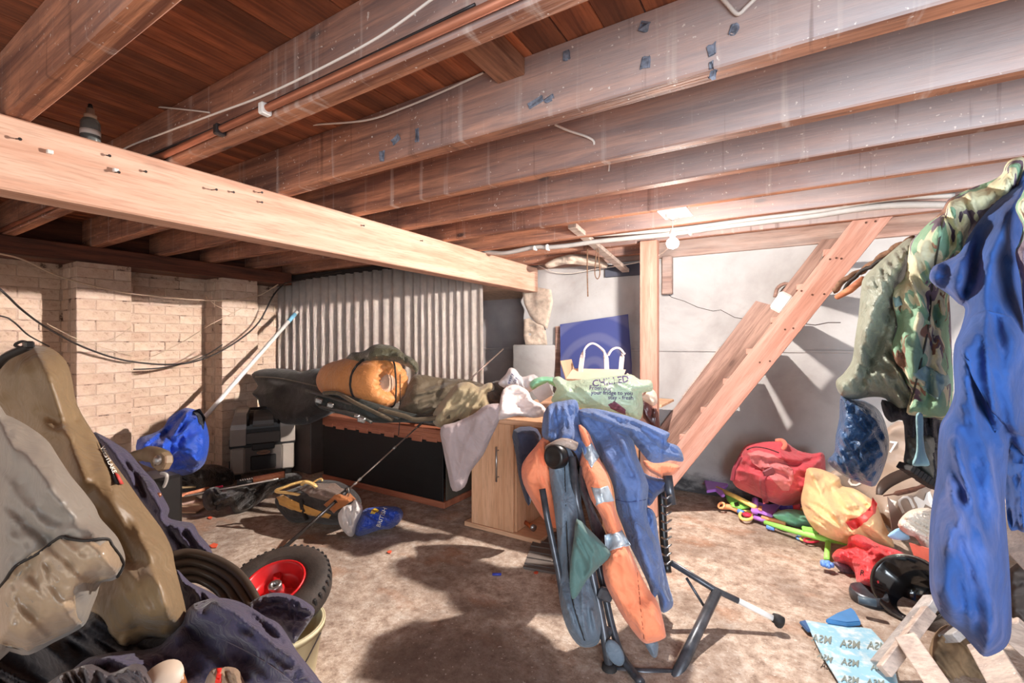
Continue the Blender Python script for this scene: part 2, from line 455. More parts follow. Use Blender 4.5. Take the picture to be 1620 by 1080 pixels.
# ------------------------------------------------------------------ setting
def m_floor():
    m, nt, b = newmat('concrete_floor')
    v = coords(nt)
    n1 = noise_n(nt, v, 1.6, 6, 0.62, 0.4); n2 = noise_n(nt, v, 16, 8, 0.78); n3 = noise_n(nt, v, 110, 3, 0.6)
    col = ramp(nt, n2, [(0.34, srgb(132, 108, 92)), (0.5, srgb(186, 164, 146)), (0.66, srgb(220, 206, 192))])
    col = mixc(nt, ramp(nt, n1, [(0.40, (0.55,)*3), (0.56, (0, 0, 0))]), col, srgb(108, 88, 76))
    rustn = noise_n(nt, coords(nt, (1, 1.6, 1)), 2.6, 4, 0.6)
    col = mixc(nt, ramp(nt, rustn, [(0.56, (0, 0, 0)), (0.72, (0.6,)*3)]), col, srgb(172, 118, 82))
    # bulb shadow in front of the desk, painted into the floor colour
    so = nd(nt, 'ShaderNodeVectorMath', operation='DISTANCE'); so.inputs[1].default_value = (-0.82, 1.25, 0)
    nt.links.new(v, so.inputs[0])
    ad = nd(nt, 'ShaderNodeMath', operation='MULTIPLY_ADD'); ad.inputs[1].default_value = 1.2; ad.inputs[2].default_value = -0.6
    nt.links.new(n1, ad.inputs[0])
    a2 = nd(nt, 'ShaderNodeMath', operation='ADD'); nt.links.new(ad.outputs[0], a2.inputs[0]); nt.links.new(so.outputs['Value'], a2.inputs[1])
    col = mixc(nt, ramp(nt, a2.outputs[0], [(0.30, (0.62,)*3), (0.62, (0, 0, 0))]), col, srgb(84, 66, 58))
    speck = ramp(nt, n3, [(0.30, (0.7,)*3), (0.38, (0, 0, 0))])
    col = mixc(nt, speck, col, srgb(90, 74, 64))
    sp2 = ramp(nt, noise_n(nt, v, 60, 2, 0.5), [(0.66, (0, 0, 0)), (0.74, (0.5,)*3)])
    col = mixc(nt, sp2, col, srgb(232, 222, 210))
    nt.links.new(col, b.inputs['Base Color']); b.inputs['Roughness'].default_value = 0.82
    bump(nt, b, n2, 0.5, 0.02)
    return m
M['floor'] = m_floor()
bm = bmnew()
nx, ny = 90, 70
X0, X1, Y0, Y1 = -4.95, 2.5, -1.6, 4.9
g = [[bm.verts.new((X0+(X1-X0)*i/nx, Y0+(Y1-Y0)*j/ny, noise.noise(Vector((i*0.4, j*0.4, 2)))*0.004-0.002)) for j in range(ny+1)] for i in range(nx+1)]
for i in range(nx):
    for j in range(ny): bm.faces.new((g[i][j], g[i+1][j], g[i+1][j+1], g[i][j+1]))
tag(obj('floor', bm, M['floor'], smooth=True), kind='structure', label='bare stained concrete cellar floor')

# ceiling: floorboards on top of the joists, each board a part
ceil = bpy.data.objects.new('ceiling', None); C.objects.link(ceil); ceil['kind'] = 'structure'
ceil.location = (0, 0, 2.107)
ceil['label'] = 'reddish brown floorboards seen from below, over the joists'
random.seed(3)
x = -4.95; bm_cache = {}
k = 0
while x < 2.5:
    wd = 0.118
    key = k % 6
    y0 = -1.6
    for seg_i, (ya, yb) in enumerate(((-1.6, 1.285), (1.288, 4.9))) if k % 3 == 0 else enumerate(((-1.6, 2.09), (2.093, 4.9))) if k % 3 == 1 else enumerate(((-1.6, 0.86), (0.863, 4.9))):
        dz = random.uniform(0, 0.004)
        ck = (round(ya, 3), round(yb, 3), key % 3)
        if ck not in bm_cache:
            b_ = bmnew(); bx(b_, (0.0008, ya, 0.0), (wd-0.0028, yb, 0.022), 0.002)
            bm_cache[ck] = meshof(b_, 'board'); bm_cache[ck].materials.append(M['plank2'] if key == 4 or (key == 1 and seg_i) else M['plank'])
        o = bpy.data.objects.new('board', bm_cache[ck]); C.objects.link(o); o.parent = ceil
        o.location = (x, 0, dz)
        o.delta_location = (0, 0, 0)
    x += wd; k += 1

# joists
joists = [(-0.396, None)]
JZ0, JZ1 = 1.90, 2.107
JL = [
 (0.396, 0.456, 'rough brown ceiling joist at the top left corner, nearest the camera'),
 (0.833, 0.893, 'ceiling joist with the copper pipe clipped along its side'),
 (1.275, 1.342, 'wide ceiling joist crossing the whole top right, with tape scraps on its side'),
 (1.700, 1.760, 'ceiling joist just beyond the taped one, with a cable stub in its side'),
 (2.080, 2.138, 'third ceiling joist beyond the copper pipe joist, before the bulb'),
 (2.480, 2.532, 'ceiling joist that carries the bulb fitting on its near side'),
 (2.870, 2.925, 'pale ceiling joist right behind the light bulb'),
 (3.270, 3.330, 'ceiling joist that rests on the pink timber post'),
]
for i, (ya, yb, lab) in enumerate(JL):
    bm = bmnew()
    n = 24; xs = [-4.58+(6.9)*t/n for t in range(n+1)]
    rings = []
    for xx in xs:
        dy = noise.noise(Vector((xx*0.9, i*3.1, 0)))*0.004; dz = noise.noise(Vector((xx*1.3, i*5.7, 4)))*0.003
        c = 0.005
        prof = [(ya+dy, JZ0+c+dz), (ya+dy+c, JZ0+dz), (yb+dy-c, JZ0+dz), (yb+dy, JZ0+c+dz), (yb+dy, JZ1), (ya+dy, JZ1)]
        rings.append([bm.verts.new((xx, a, b_)) for a, b_ in prof])
    for A, B in zip(rings, rings[1:]):
        for q in range(6): bm.faces.new((A[q], B[q], B[(q+1) % 6], A[(q+1) % 6]))
    bm.faces.new(rings[0]); bm.faces.new(rings[-1][::-1])
    o = obj('ceiling_joist', bm, M['joist'])
    tag(o, lab, 'joist', 'joists running under the floorboards')
# last short joist left of the post and wall plate
bm = bmnew(); bx(bm, (-4.6, 3.66, 1.90), (-0.98, 3.72, JZ1), 0.004)
tag(obj('ceiling_joist', bm, M['joist']), 'short ceiling joist ending at the pink post, nearest the back wall', 'joist', 'joists running under the floorboards')
bm = bmnew(); bx(bm, (-2.2, 3.85, 1.882), (2.4, 3.93, 2.02), 0.003)
tag(obj('wall_plate', bm, M['old_wood']), 'flat timber plate along the top of the back wall', 'timber')
bm = bmnew(); bx(bm, (-4.70, -1.6, 1.778), (-4.40, 2.86, 1.899), 0.003)
tag(obj('wall_plate', bm, M['dark_wood']), 'dark red-brown timber plate on top of the left brick wall', 'timber')
bm = bmnew(); bx(bm, (-4.704, -1.6, 1.90), (-4.60, 4.6, 2.106)); tag(obj('trim_2', bm, M['dark_wood']), 'dark rim board closing the joist ends over the left wall', kind='structure')
# main cross beam
bm = bmnew()
n = 30; rings = []
for t in range(n+1):
    yy = -1.5+(3.86+1.5)*t/n
    dx = noise.noise(Vector((yy*0.8, 7.7, 0)))*0.003
    c = 0.006
    prof = [(-2.07+dx, 1.668+c), (-2.07+dx-c, 1.668), (-2.195+c, 1.668), (-2.195, 1.668+c), (-2.195, 1.898), (-2.07+dx-c, 1.899), (-2.07+dx, 1.899-c)]
    rings.append([bm.verts.new((a, yy, b_)) for a, b_ in prof])
for A, B in zip(rings, rings[1:]):
    for q in range(7): bm.faces.new((A[q], B[q], B[(q+1) % 7], A[(q+1) % 7]))
bm.faces.new(rings[0]); bm.faces.new(rings[-1][::-1])
beam_root = empty('main_beam', (-2.13, 1.2, 1.668), 'big pale pine cross beam carrying the joists, from left edge to the crumbling wall', 'beam')
obj('timber', bm, M['beam'], beam_root)
# nails and staples left in the beam face
for (px, py, L, kind) in ((78, 241, .03, 'w'), (182, 270, .028, 'w'), (181, 272, .02, 'd'), (334, 300, .03, 'd'), (365, 303, .012, 'd'), (408, 304, .022, 'd'), (410, 319, .012, 'd'), (25, 219, .014, 'd'), (168, 245, .01, 'd'), (226, 270, .008, 'd'), (572, 356, .012, 'd'), (665, 380, .012, 'd')):
    p = PX(px, py, -2.068); bm = bmnew()
    if kind == 'w': bx(bm, p-Vector((.002, .008, .006)), p+Vector((.012, .008, .007)), 0.002)
    else:
        tube(bm, [p-Vector((.005, 0, 0)), p+Vector((L, .006, -.003))], 0.002, 6)
        tube(bm, [p+Vector((L, .006, -.003)), p+Vector((L+.002, .006, -.003))], 0.005, 8)
    obj('staple' if kind == 'w' else 'nail', bm, M['white_plastic'] if kind == 'w' else M['dark_metal'], beam_root)
# short nogging between two joists
bm = bmnew(); bx(bm, (-0.832, 0.894, 2.050), (-0.73, 1.276, 2.106), 0.003)
tag(obj('nogging', bm, M['plank2']), 'short dark wood block between the pipe joist and the taped joist', 'timber')

# ---- left brick wall
def m_brick():
    m, nt, b = newmat('painted_brick')
    v = coords(nt); oi = nd(nt, 'ShaderNodeObjectInfo')
    n = noise_n(nt, v, 26, 5, 0.65)
    c = ramp(nt, n, [(0.24, srgb(150, 122, 104)), (0.40, srgb(200, 178, 160)), (0.7, srgb(216, 198, 182))])
    r = ramp(nt, oi.outputs['Random'], [(0.0, srgb(238, 228, 220)), (1.0, srgb(255, 253, 250))])
    c = mixc(nt, 1.0, c, r, 'MULTIPLY')
    nt.links.new(c, b.inputs['Base Color']); b.inputs['Roughness'].default_value = 0.85
    bump(nt, b, n, 0.5, 0.006)
    return m
M['brick'] = m_brick()
def m_mortar():
    m, nt, b = newmat('painted_mortar')
    v = coords(nt); n = noise_n(nt, v, 9, 6, 0.7)
    c = ramp(nt, n, [(0.36, srgb(84, 62, 50)), (0.43, srgb(176, 152, 134)), (0.7, srgb(204, 184, 166))])
    nt.links.new(c, b.inputs['Base Color']); b.inputs['Roughness'].default_value = 0.9
    bump(nt, b, n, 0.5, 0.008)
    return m
M['mortar'] = m_mortar()
wl = bpy.data.objects.new('wall_left', None); C.objects.link(wl); wl.location = (-4.7, 1.5, 0); wl['kind'] = 'structure'
wl['label'] = 'cream painted brick wall on the left with square piers'
piers = [(0.20, 0.53), (1.19, 1.52), (2.18, 2.51), (3.17, 3.5)]
bm = bmnew()
bx(bm, (-4.95, -1.6, 0), (-4.7045, 4.9, 2.13))
for a, b_ in piers: bx(bm, (-4.72, a+0.006, 0), (-4.4045, b_-0.006, 1.778))
obj('mortar', bm, M['mortar'], wl)
CH = 0.0785
random.seed(11)
bvar = {}
def brick_mesh(L, D, var):
    key = (round(L, 3), round(D, 3), var)
    if key in bvar: return bvar[key]
    random.seed(hash(key) % 1000 if False else int(L*1000)+int(D*100)*7+var)
    b_ = bmnew(); bx(b_, (-D/2, -L/2+0.003, 0.003), (D/2, L/2-0.003, CH-0.004), 0.004, jit=0.0016)
    bvar[key] = meshof(b_, 'brick'); bvar[key].materials.append(M['brick']); return bvar[key]
placed = []
def lay(x_face, ya, yb, row, z, depth=0.10, face='X'):
    # bricks of one course on a face looking +X between ya and yb
    L = 0.225; off = (row % 2)*L/2
    y = ya-off
    while y < yb-0.01:
        a = max(y, ya); b_ = min(y+L, yb)
        if b_-a > 0.03: placed.append((x_face, (a+b_)/2, z, round(b_-a, 2) if abs((b_-a)-L) > 0.01 else L, depth))
        y += L
for r_ in range(22):
    z = r_*CH+0.02
    lay(-4.7, 0.62, 1.19, r_, z); lay(-4.7, 1.52, 2.18, r_+1, z); lay(-4.7, 2.51, 3.17, r_, z)
    for a, b_ in piers[1:3]:
        if r_ % 2: placed.append((-4.4, (a+b_)/2-0.055, z, 0.22, 0.12)); placed.append((-4.4, b_-0.055, z, 0.11, 0.12))
        else: placed.append((-4.4, a+0.055, z, 0.11, 0.12)); placed.append((-4.4, a+0.22, z, 0.22, 0.12))
        # near side of the pier
        placed.append((-4.53 if r_ % 2 else -4.58, a+0.05, z, 0.11, 0.135 if r_ % 2 else 0.2))
rng = random.Random(5)
hid = bmnew(); cnt = 0
for (xf, yc, z, L, D) in placed:
    var = rng.randrange(3)
    px_off = rng.uniform(-0.0015, 0.003)
    if z > 0.40 and cnt < 300:
        cnt += 1
        o = bpy.data.objects.new('brick', brick_mesh(L, D, var)); C.objects.link(o); o.parent = wl
        o.location = Vector((xf-D/2+px_off, yc, z))-wl.location
    else:
        bx(hid, (xf-D, yc-L/2+0.003, z+0.003), (xf+px_off, yc+L/2-0.003, z+CH-0.004))
ho = obj('brick_courses', hid, M['brick'], wl); ho['kind'] = 'stuff'

# ---- back wall (plaster) as a slab with a broken left edge
def m_plaster():
    m, nt, b = newmat('old_plaster')
    v = coords(nt)
    n1 = noise_n(nt, v, 2.2, 6, 0.6, 0.3); n2 = noise_n(nt, v, 14, 5, 0.7)
    c = ramp(nt, n1, [(0.30, srgb(152, 147, 144)), (0.5, srgb(172, 168, 166)), (0.70, srgb(184, 182, 180))])
    c = mixc(nt, ramp(nt, n2, [(0.62, (0, 0, 0)), (0.8, (0.35,)*3)]), c, srgb(150, 128, 112))
    # damp, blackened band at the foot of the wall
    so = nd(nt, 'ShaderNodeSeparateXYZ'); nt.links.new(v, so.inputs[0])
    ad = nd(nt, 'ShaderNodeMath', operation='MULTIPLY_ADD'); ad.inputs[1].default_value = 0.35
    nt.links.new(noise_n(nt, coords(nt, (1, 1, 2)), 5, 6, 0.7), ad.inputs[0]); nt.links.new(so.outputs['Z'], ad.inputs[2])
    c = mixc(nt, ramp(nt, ad.outputs[0], [(0.22, (0.92,)*3), (0.33, (0, 0, 0))]), c, srgb(58, 56, 58))
    nt.links.new(c, b.inputs['Base Color']); b.inputs['Roughness'].default_value = 0.9
    bump(nt, b, n2, 0.25, 0.01)
    return m
M['plaster'] = m_plaster()
M['rubble'] = m_plain('rubble', srgb(196, 176, 158), 0.95, var=0.25, scale=22, bmp=0.8)
M['recess'] = m_plain('recess_render', srgb(160, 154, 154), 0.9, var=0.15, scale=4)
wb = bpy.data.objects.new('wall_back', None); C.objects.link(wb); wb.location = (0, 3.88, 0); wb['kind'] = 'structure'
wb['label'] = 'pale plastered back wall with a crumbling left end'
def wall_poly(pxs, Y):
    out = []
    for px, py in pxs:
        p = PY(px, py, Y); out.append((p.x, p.z))
    return out
edge = wall_poly([(826, 442), (830, 462), (824, 478), (830, 490), (828, 505), (832, 520), (829, 536), (832, 547)], 3.88)
poly = [(2.5, 0), (2.5, 2.1), (edge[0][0], 2.1)]+edge+[(edge[-1][0], 0.9), (edge[-1][0], 0)]
bm = bmnew(); prism(bm, poly, 0.5, Matrix(((1, 0, 0, 0), (0, 0, 1, 3.88), (0, 1, 0, 0), (0, 0, 0, 1))))
bmesh.ops.recalc_face_normals(bm, faces=bm.faces)
obj('plaster_slab', bm, M['plaster'], wb)
# lower rendered plinth at the left end
a = wall_poly([(811, 553), (822, 545), (885, 545), (885, 640)], 3.84)
bm = bmnew(); bx(bm, (a[0][0], 3.835, 0), (a[2][0], 3.90, a[1][1]), 0.012)
obj('rendered_plinth', bm, M['plaster'], wb, True)
# exposed rubble patch
def rough_patch(outline, Y, th, seed, amp=0.02):
    c = Cloth(outline, [(0, 0, 1)], thick=0.0, R=8, smooth=1, step=2.6)
    c.base = lambda X_, Y_: np.array([Y/ky(q) for q in X_])
    f0 = c.relief
    def rel(X_, Y_):
        ed = _segdist(X_, Y_, c.poly)
        h = np.array([noise.fractal(Vector((X_[i]/7, Y_[i]/7, seed)), 0.6, 2.0, 4) for i in range(len(X_))])
        return np.zeros(len(X_)), (th+amp*h)*np.clip(ed/3, 0, 1)
    c.relief = rel; return c
rough_patch([(829, 505), (838, 503), (850, 512), (862, 513), (866, 545), (832, 547), (828, 530)], 3.88, 0.012, 5, 0.02).build('exposed_rubble', M['rubble'], wb)
rough_patch([(826, 457), (838, 452), (872, 458), (875, 478), (866, 520), (850, 512), (838, 500), (829, 480)], 3.88, 0.02, 9, 0.008).build('loose_render', M['rubble'], wb)
# cracks: thin dark grooves
M['crack'] = m_plain('crack_dark', srgb(70, 56, 50), 1.0)
for ln, r_ in ((((838, 492), (846, 498), (851, 510), (861, 516), (863, 522)), 0.006),
               (((1048, 455), (1062, 470), (1082, 476), (1104, 486), (1128, 492), (1140, 490), (1162, 502), (1188, 506)), 0.0022),
               (((1272, 512), (1290, 514), (1310, 510), (1330, 510)), 0.003)):
    pts = [PY(px, py, 3.878) for px, py in ln]; bm = bmnew(); tube(bm, pts, r_, 5)
    obj('crack', bm, M['crack'], wb)
# horizontal score line on the plaster
bm = bmnew(); bx(bm, (-2.0, 3.868, 1.118), (2.5, 3.9, 1.142), 0.006); obj('render_ledge', bm, M['plaster'], wb)
# recess behind, right wall, far backing
tagk = lambda o, l: tag(o, l, kind='structure')
bm = bmnew(); bx(bm, (-3.4, 4.62, 0), (-1.4, 4.9, 2.1)); bx(bm, (-3.4, 4.59, 1.10), (-1.4, 4.63, 1.13), 0.004)
tagk(obj('wall_recess', bm, M['recess']), 'dark grey wall seen inside the recess')
bm = bmnew(); bx(bm, (-3.3, 3.4, 1.70), (-2.18, 4.9, 1.83), 0.01)
tagk(obj('trim_1', bm, M['rubble']), 'rough lintel above the dark recess')
bm = bmnew(); bx(bm, (-4.95, 4.62, 0), (-3.4, 4.9, 2.1)); tagk(obj('wall_far', bm, M['mortar']), 'far wall behind the corrugated sheet')
bm = bmnew(); bx(bm, (2.4, -1.6, 0), (2.6, 4.9, 2.13)); tagk(obj('wall_right', bm, M['plaster']), 'plaster wall to the right')

# ---- post, strut and stair
bm = bmnew(); a = PY(1012, 400, 3.195); b_ = PY(1037, 400, 3.195)
bx(bm, (a.x, 3.195, 0), (b_.x+0.01, 3.258, 1.897), 0.004)
tag(obj('timber_post', bm, M['pink_z']), 'upright pink pine post from table height to the joists', 'post')
a = PY(1048, 400, 3.83); b_ = PY(1064, 465, 3.83)
bm = bmnew(); bx(bm, (a.x, 3.80, b_.z), (b_.x, 3.86, 1.89), 0.008)
tag(obj('wall_batten', bm, M['old_wood']), 'short dark wooden batten hanging down the back wall behind the bulb', 'timber')
SL = (math.cos(math.radians(55.3)), math.sin(math.radians(55.3)))
stair = empty('staircase', (-0.7, 3.55, 0), 'steep pink pine staircase rising to the right against the back wall', 'stairs')
def stringer(Y0_, Y1_, xoff, wd, z_top, mat, name='stringer', zb=0.0):
    # plane board: lower edge passes through (-.175+xoff, .956)
    def at(z, off=0): return (-0.175+xoff-off+(z-0.956)*SL[0]/SL[1])
    hw = wd/SL[1]
    poly = [(at(zb), zb), (at(z_top), z_top), (at(z_top, hw), z_top), (at(zb, hw), zb)]
    bm = bmnew(); prism(bm, poly, Y1_-Y0_, Matrix(((1, 0, 0, 0), (0, 0, 1, Y0_), (0, 1, 0, 0), (0, 0, 0, 1))))
    bmesh.ops.recalc_face_normals(bm, faces=bm.faces); bmesh.ops.bevel(bm, geom=list(bm.edges), offset=0.002, segments=1, affect='EDGES')
    o = obj(name, bm, mat, stair); return o
stringer(3.275, 3.318, 0, 0.150, 1.895, M['pink_s'])
stringer(3.78, 3.82, -0.125, 0.150, 1.895, M['old_s'])
zt = 0.165
while zt < 1.88:
    xc = -0.175+(zt-0.956)*SL[0]/SL[1]
    bm = bmnew(); bx(bm, (xc-0.215, 3.315, zt-0.03), (xc-0.028, 3.785, zt), 0.003)
    obj('tread', bm, M['old_wood'], stair)
    bm = bmnew(); bx(bm, (xc-0.212, 3.278, zt-0.028), (xc-0.15, 3.32, zt+0.006), 0.002)
    obj('tread_tenon', bm, M['pink_s'], stair)
    zt += 0.1965
for (px, py) in ((1313, 410), (1331, 409), (1285, 466), (1304, 465), (1323, 408), (1268, 460), (1255, 519), (1242, 521), (1218, 571), (1202, 573), (1370, 352), (1385, 350)):
    p = PY(px, py, 3.275); bm = bmnew(); tube(bm, [p, p-Vector((0, .003, 0))], 0.006, 8); obj('nail_head', bm, M['rust'], stair)
# planks leaning on the wall behind the stair
def leaning(name, xoff, wd, za, zb, Ya, Yb, mat, label):
    at = lambda z, off=0: (-0.175+xoff-off+(z-0.956)*SL[0]/SL[1])
    hw = wd/SL[1]
    poly = [(at(za), za), (at(zb), zb), (at(zb+.04, hw), zb+.04), (at(za, hw), za)]
    bm = bmnew(); prism(bm, poly, Yb-Ya, Matrix(((1, 0, 0, 0), (0, 0, 1, Ya), (0, 1, 0, 0), (0, 0, 0, 1))))
    bmesh.ops.recalc_face_normals(bm, faces=bm.faces)
    return tag(obj(name, bm, mat), label, 'timber')
leaning('leaning_plank', -0.295, 0.115, 0.42, 1.46, 3.83, 3.855, M['old_s'], 'brown plank leaning along the back wall just left of the stairs')
leaning('leaning_batten', -0.41, 0.03, 0.76, 1.12, 3.84, 3.865, M['grey_wood'], 'thin pale batten leaning on the wall left of the brown plank')
st_ = empty('white_stay', PY(1235, 480, 3.8), 'white painted block with a long rod, leaning on the brown plank', 'bracket')
bm = bmnew(); a = PY(1216, 488, 3.80); b2 = PY(1250, 458, 3.80); ax_ = Vector((SL[0], 0, SL[1]))
beam(bm, PY(1226, 492, 3.79), PY(1246, 464, 3.79), 0.05, 0.09, up=(-SL[1], 0, SL[0]), bevel=.015); obj('block', bm, M['white_plastic'], st_)
bm = bmnew(); tube(bm, [PY(1242, 468, 3.80), PY(1284, 407, 3.82)], .011, 8); obj('rod', bm, M['conduit'], st_, True)
bm = bmnew(); tube(bm, smoothpts([PY(1226, 470, 3.8), PY(1230, 456, 3.8), PY(1240, 449, 3.8), PY(1251, 450, 3.8)], 5), .012, 8); obj('guard', bm, M['old_wood'], st_, True)

# ---- corrugated sheet
M['sheet'] = m_plain('painted_corrugated', srgb(224, 212, 202), 0.8, var=0.10, scale=18)
cr = [168, 215, 262, 307, 350, 395, 445, 497, 550, 604, 660, 718, 778, 843, 908, 982, 1040, 1080, 1125, 1170, 1215, 1263, 1310, 1356, 1405, 1460]
ridges = [400+q/4.045 for q in cr]
def sheet_base(px):
    # plan line of the sheet: from (-4.72, 2.88) to (-2.31, 3.30)
    a = Vector((-4.72, 2.88)); b_ = Vector((-2.31, 3.30)); dx, dy = kx(px), ky(px)
    # ray (dx,dy)*d = a + t(b-a)
    e = b_-a; det = dx*(-e.y)+dy*e.x
    d = (a.x*(-e.y)+a.y*e.x)/det
    return d
ts = []
for i in range(len(ridges)):
    d = sheet_base(ridges[i]); ts.append((dx := kx(ridges[i])*d, ky(ridges[i])*d))
L_ = Vector((2.41, 0.42)).normalized(); Nn = Vector((L_.y, -L_.x))
svals = [(Vector(t)-Vector((-4.72, 2.88))).dot(L_) for t in ts]
prof = []
for i in range(len(svals)-1):
    s0, s1 = svals[i], svals[i+1]
    amp = 0.019
    for k in range(8):
        t = k/8; prof.append((s0+(s1-s0)*t, amp*math.cos(2*math.pi*t)))
prof.append((svals[-1], 0.019)); prof.append((svals[-1]+0.02, 0.008))
prof[-2] = (svals[-1], amp)
prof.insert(0, (svals[0]-0.02, 0.0))
bm = bmnew(); rows = []
S = svals[-1]
def ztop(s_): return 1.81+0.09*math.sin(min(1, s_/S)*math.pi*0.62)-0.06*max(0, (s_/S-0.75))/0.25
for (sv, h) in prof:
    base = Vector((-4.72, 2.88))+L_*sv+Nn*h
    zt_ = ztop(max(0, sv))
    col = []
    for j in range(9):
        f = j/8; sk = 0.02*(1-f)*(sv/S)
        col.append(bm.verts.new((base.x+L_.x*sk, base.y+0.0*f, 0.02+(zt_-0.02)*f)))
    rows.append(col)
for A, B in zip(rows, rows[1:]):
    for j in range(8): bm.faces.new((A[j], B[j], B[j+1], A[j+1]))
r_ = bmesh.ops.solidify(bm, geom=list(bm.faces), thickness=0.0015)
bmesh.ops.recalc_face_normals(bm, faces=bm.faces)
sheet = obj('corrugated_sheet', bm, M['sheet'], smooth=True)
tag(sheet, 'tall white-painted corrugated sheet standing behind the sleeping bag', 'sheet')
# bituminous roll edge above it
bm = bmnew(); beam(bm, (-4.72, 2.93, 1.86), (-2.3, 3.36, 1.95), 0.10, 0.05)
tag(obj('roof_felt_strip', bm, m_plain('felt', srgb(40, 30, 26), 0.9, bmp=0.4)), 'dark felt strip above the corrugated sheet', 'felt')

# ---- bulb, holder and rose
M['bulb_glass'] = None
m, nt, b = newmat('lit_bulb')
em = nd(nt, 'ShaderNodeEmission'); em.inputs['Color'].default_value = (1, 0.95, 0.86, 1); em.inputs['Strength'].default_value = 14
tr = nd(nt, 'ShaderNodeBsdfTransparent'); ad = nd(nt, 'ShaderNodeAddShader')
nt.links.new(em.outputs[0], ad.inputs[0]); nt.links.new(tr.outputs[0], ad.inputs[1]); nt.links.new(ad.outputs[0], nt.nodes['Material Output'].inputs['Surface'])
M['bulb_glass'] = m
rose = empty('pendant_light', (BULB.x, BULB.y, 1.9), 'lit bare bulb hanging from a white ceiling rose', 'light')
bm = bmnew(); lathe(bm, [(0, 0.034), (0.012, 0.034), (0.014, 0.022), (0.03, 0.008), (0.034, -0.008), (0.026, -0.028), (0, -0.038)], Matrix.Translation(BULB), 20)
obj('bulb', bm, M['bulb_glass'], rose, True)
bm = bmnew(); lathe(bm, [(0, 0.075), (0.008, 0.075), (0.014, 0.068), (0.016, 0.052), (0.020, 0.050), (0.020, 0.036), (0.014, 0.034), (0, 0.034)], Matrix.Translation(BULB), 16)
obj('lamp_holder', bm, M['white_plastic'], rose, True)
bm = bmnew(); tube(bm, [BULB+Vector((0, 0, .07)), BULB+Vector((0, 0, .135))], 0.003, 6); obj('flex', bm, M['white_cable'], rose)
bm = bmnew(); lathe(bm, [(0, 1.862), (0.012, 1.862), (0.02, 1.872), (0.036, 1.876), (0.038, 1.892), (0, 1.892)], Matrix.Translation((BULB.x, BULB.y, 0)), 20); obj('ceiling_rose', bm, M['white_plastic'], rose, True)
bm = bmnew(); bx(bm, (BULB.x-0.06, 2.50, 1.892), (BULB.x+0.09, 2.69, 1.9), 0.002); obj('mounting_board', bm, M['white_plastic'], rose)
# ------------------------------------------------------------------ things in the middle of the cellar
def cl(name, label, cat, outline, dep, mat, parent=None, group=None, **k):
    c = Cloth(outline, dep, **k); o = c.build(name, mat, parent)
    if parent is None: tag(o, label, cat, group)
    c.o = o; return c
def seam(c, name, pts, mat, r=0.0015, off=0.001, parent=None):
    pl = smoothpts([Vector((x, y, 0)) for x, y in pts], 5)
    X = np.array([p.x for p in pl]); Y = np.array([p.y for p in pl]); D = c.front(X, Y, off)
    bm = bmnew(); tube(bm, [P(X[i], Y[i], D[i]) for i in range(len(pl))], r, 6); return obj(name, bm, mat, parent or c.o, True)
def band(c, name, pts, wpx, mat, off=0.002, parent=None):
    pl = smoothpts([Vector((x, y, 0)) for x, y in pts], 4); n = len(pl)
    L, R = [], []
    for i, p in enumerate(pl):
        t = (pl[min(i+1, n-1)]-pl[max(i-1, 0)]).normalized(); q = Vector((-t.y, t.x, 0))*wpx/2
        L.append((p+q)); R.append((p-q))
    pts_ = L+R; X = np.array([p.x for p in pts_]); Y = np.array([p.y for p in pts_])
    D = c.front(X, Y, off)
    V = [P(X[i], Y[i], D[i]) for i in range(2*n)]+[P(X[i], Y[i], D[i]+0.004) for i in range(2*n)]
    Fs = [(i, i+1, n+i+1, n+i) for i in range(n-1)]+[(2*n+i, 3*n+i, 3*n+i+1, 2*n+i+1) for i in range(n-1)]
    Fs += [(i, 2*n+i, 2*n+i+1, i+1) for i in range(n-1)]+[(n+i, n+i+1, 3*n+i+1, 3*n+i) for i in range(n-1)]
    me = bpy.data.meshes.new(name); me.from_pydata(V, [], Fs)
    bm = bmesh.new(); bm.from_mesh(me); bmesh.ops.recalc_face_normals(bm, faces=bm.faces); bm.to_mesh(me); bm.free()
    return link(name, me, mat, parent or c.o, True)

M['lam'] = m_wood('beech_laminate', srgb(206, 150, 110), srgb(226, 176, 138), 'Z', knots=0, rough=0.45)
M['lam_x'] = m_wood('beech_laminate_x', srgb(206, 152, 112), srgb(230, 182, 146), 'X', knots=0, rough=0.45)
M['lam_dark'] = m_wood('beech_dark', srgb(160, 92, 66), srgb(186, 116, 86), 'X', knots=0, rough=0.5)
M['black_panel'] = m_plain('black_panel', srgb(14, 13, 13), 0.55, var=0.2)
M['steel'] = m_plain('brushed_steel', srgb(170, 168, 166), 0.3, metal=0.9, var=0.05)
M['black_pl'] = m_plain('black_plastic', srgb(26, 24, 24), 0.38, var=0.15)
M['black_rubber'] = m_plain('black_rubber', srgb(36, 34, 34), 0.7, var=0.2, bmp=0.2)
M['grey_pl'] = m_plain('grey_plastic', srgb(112, 104, 98), 0.4, var=0.1)

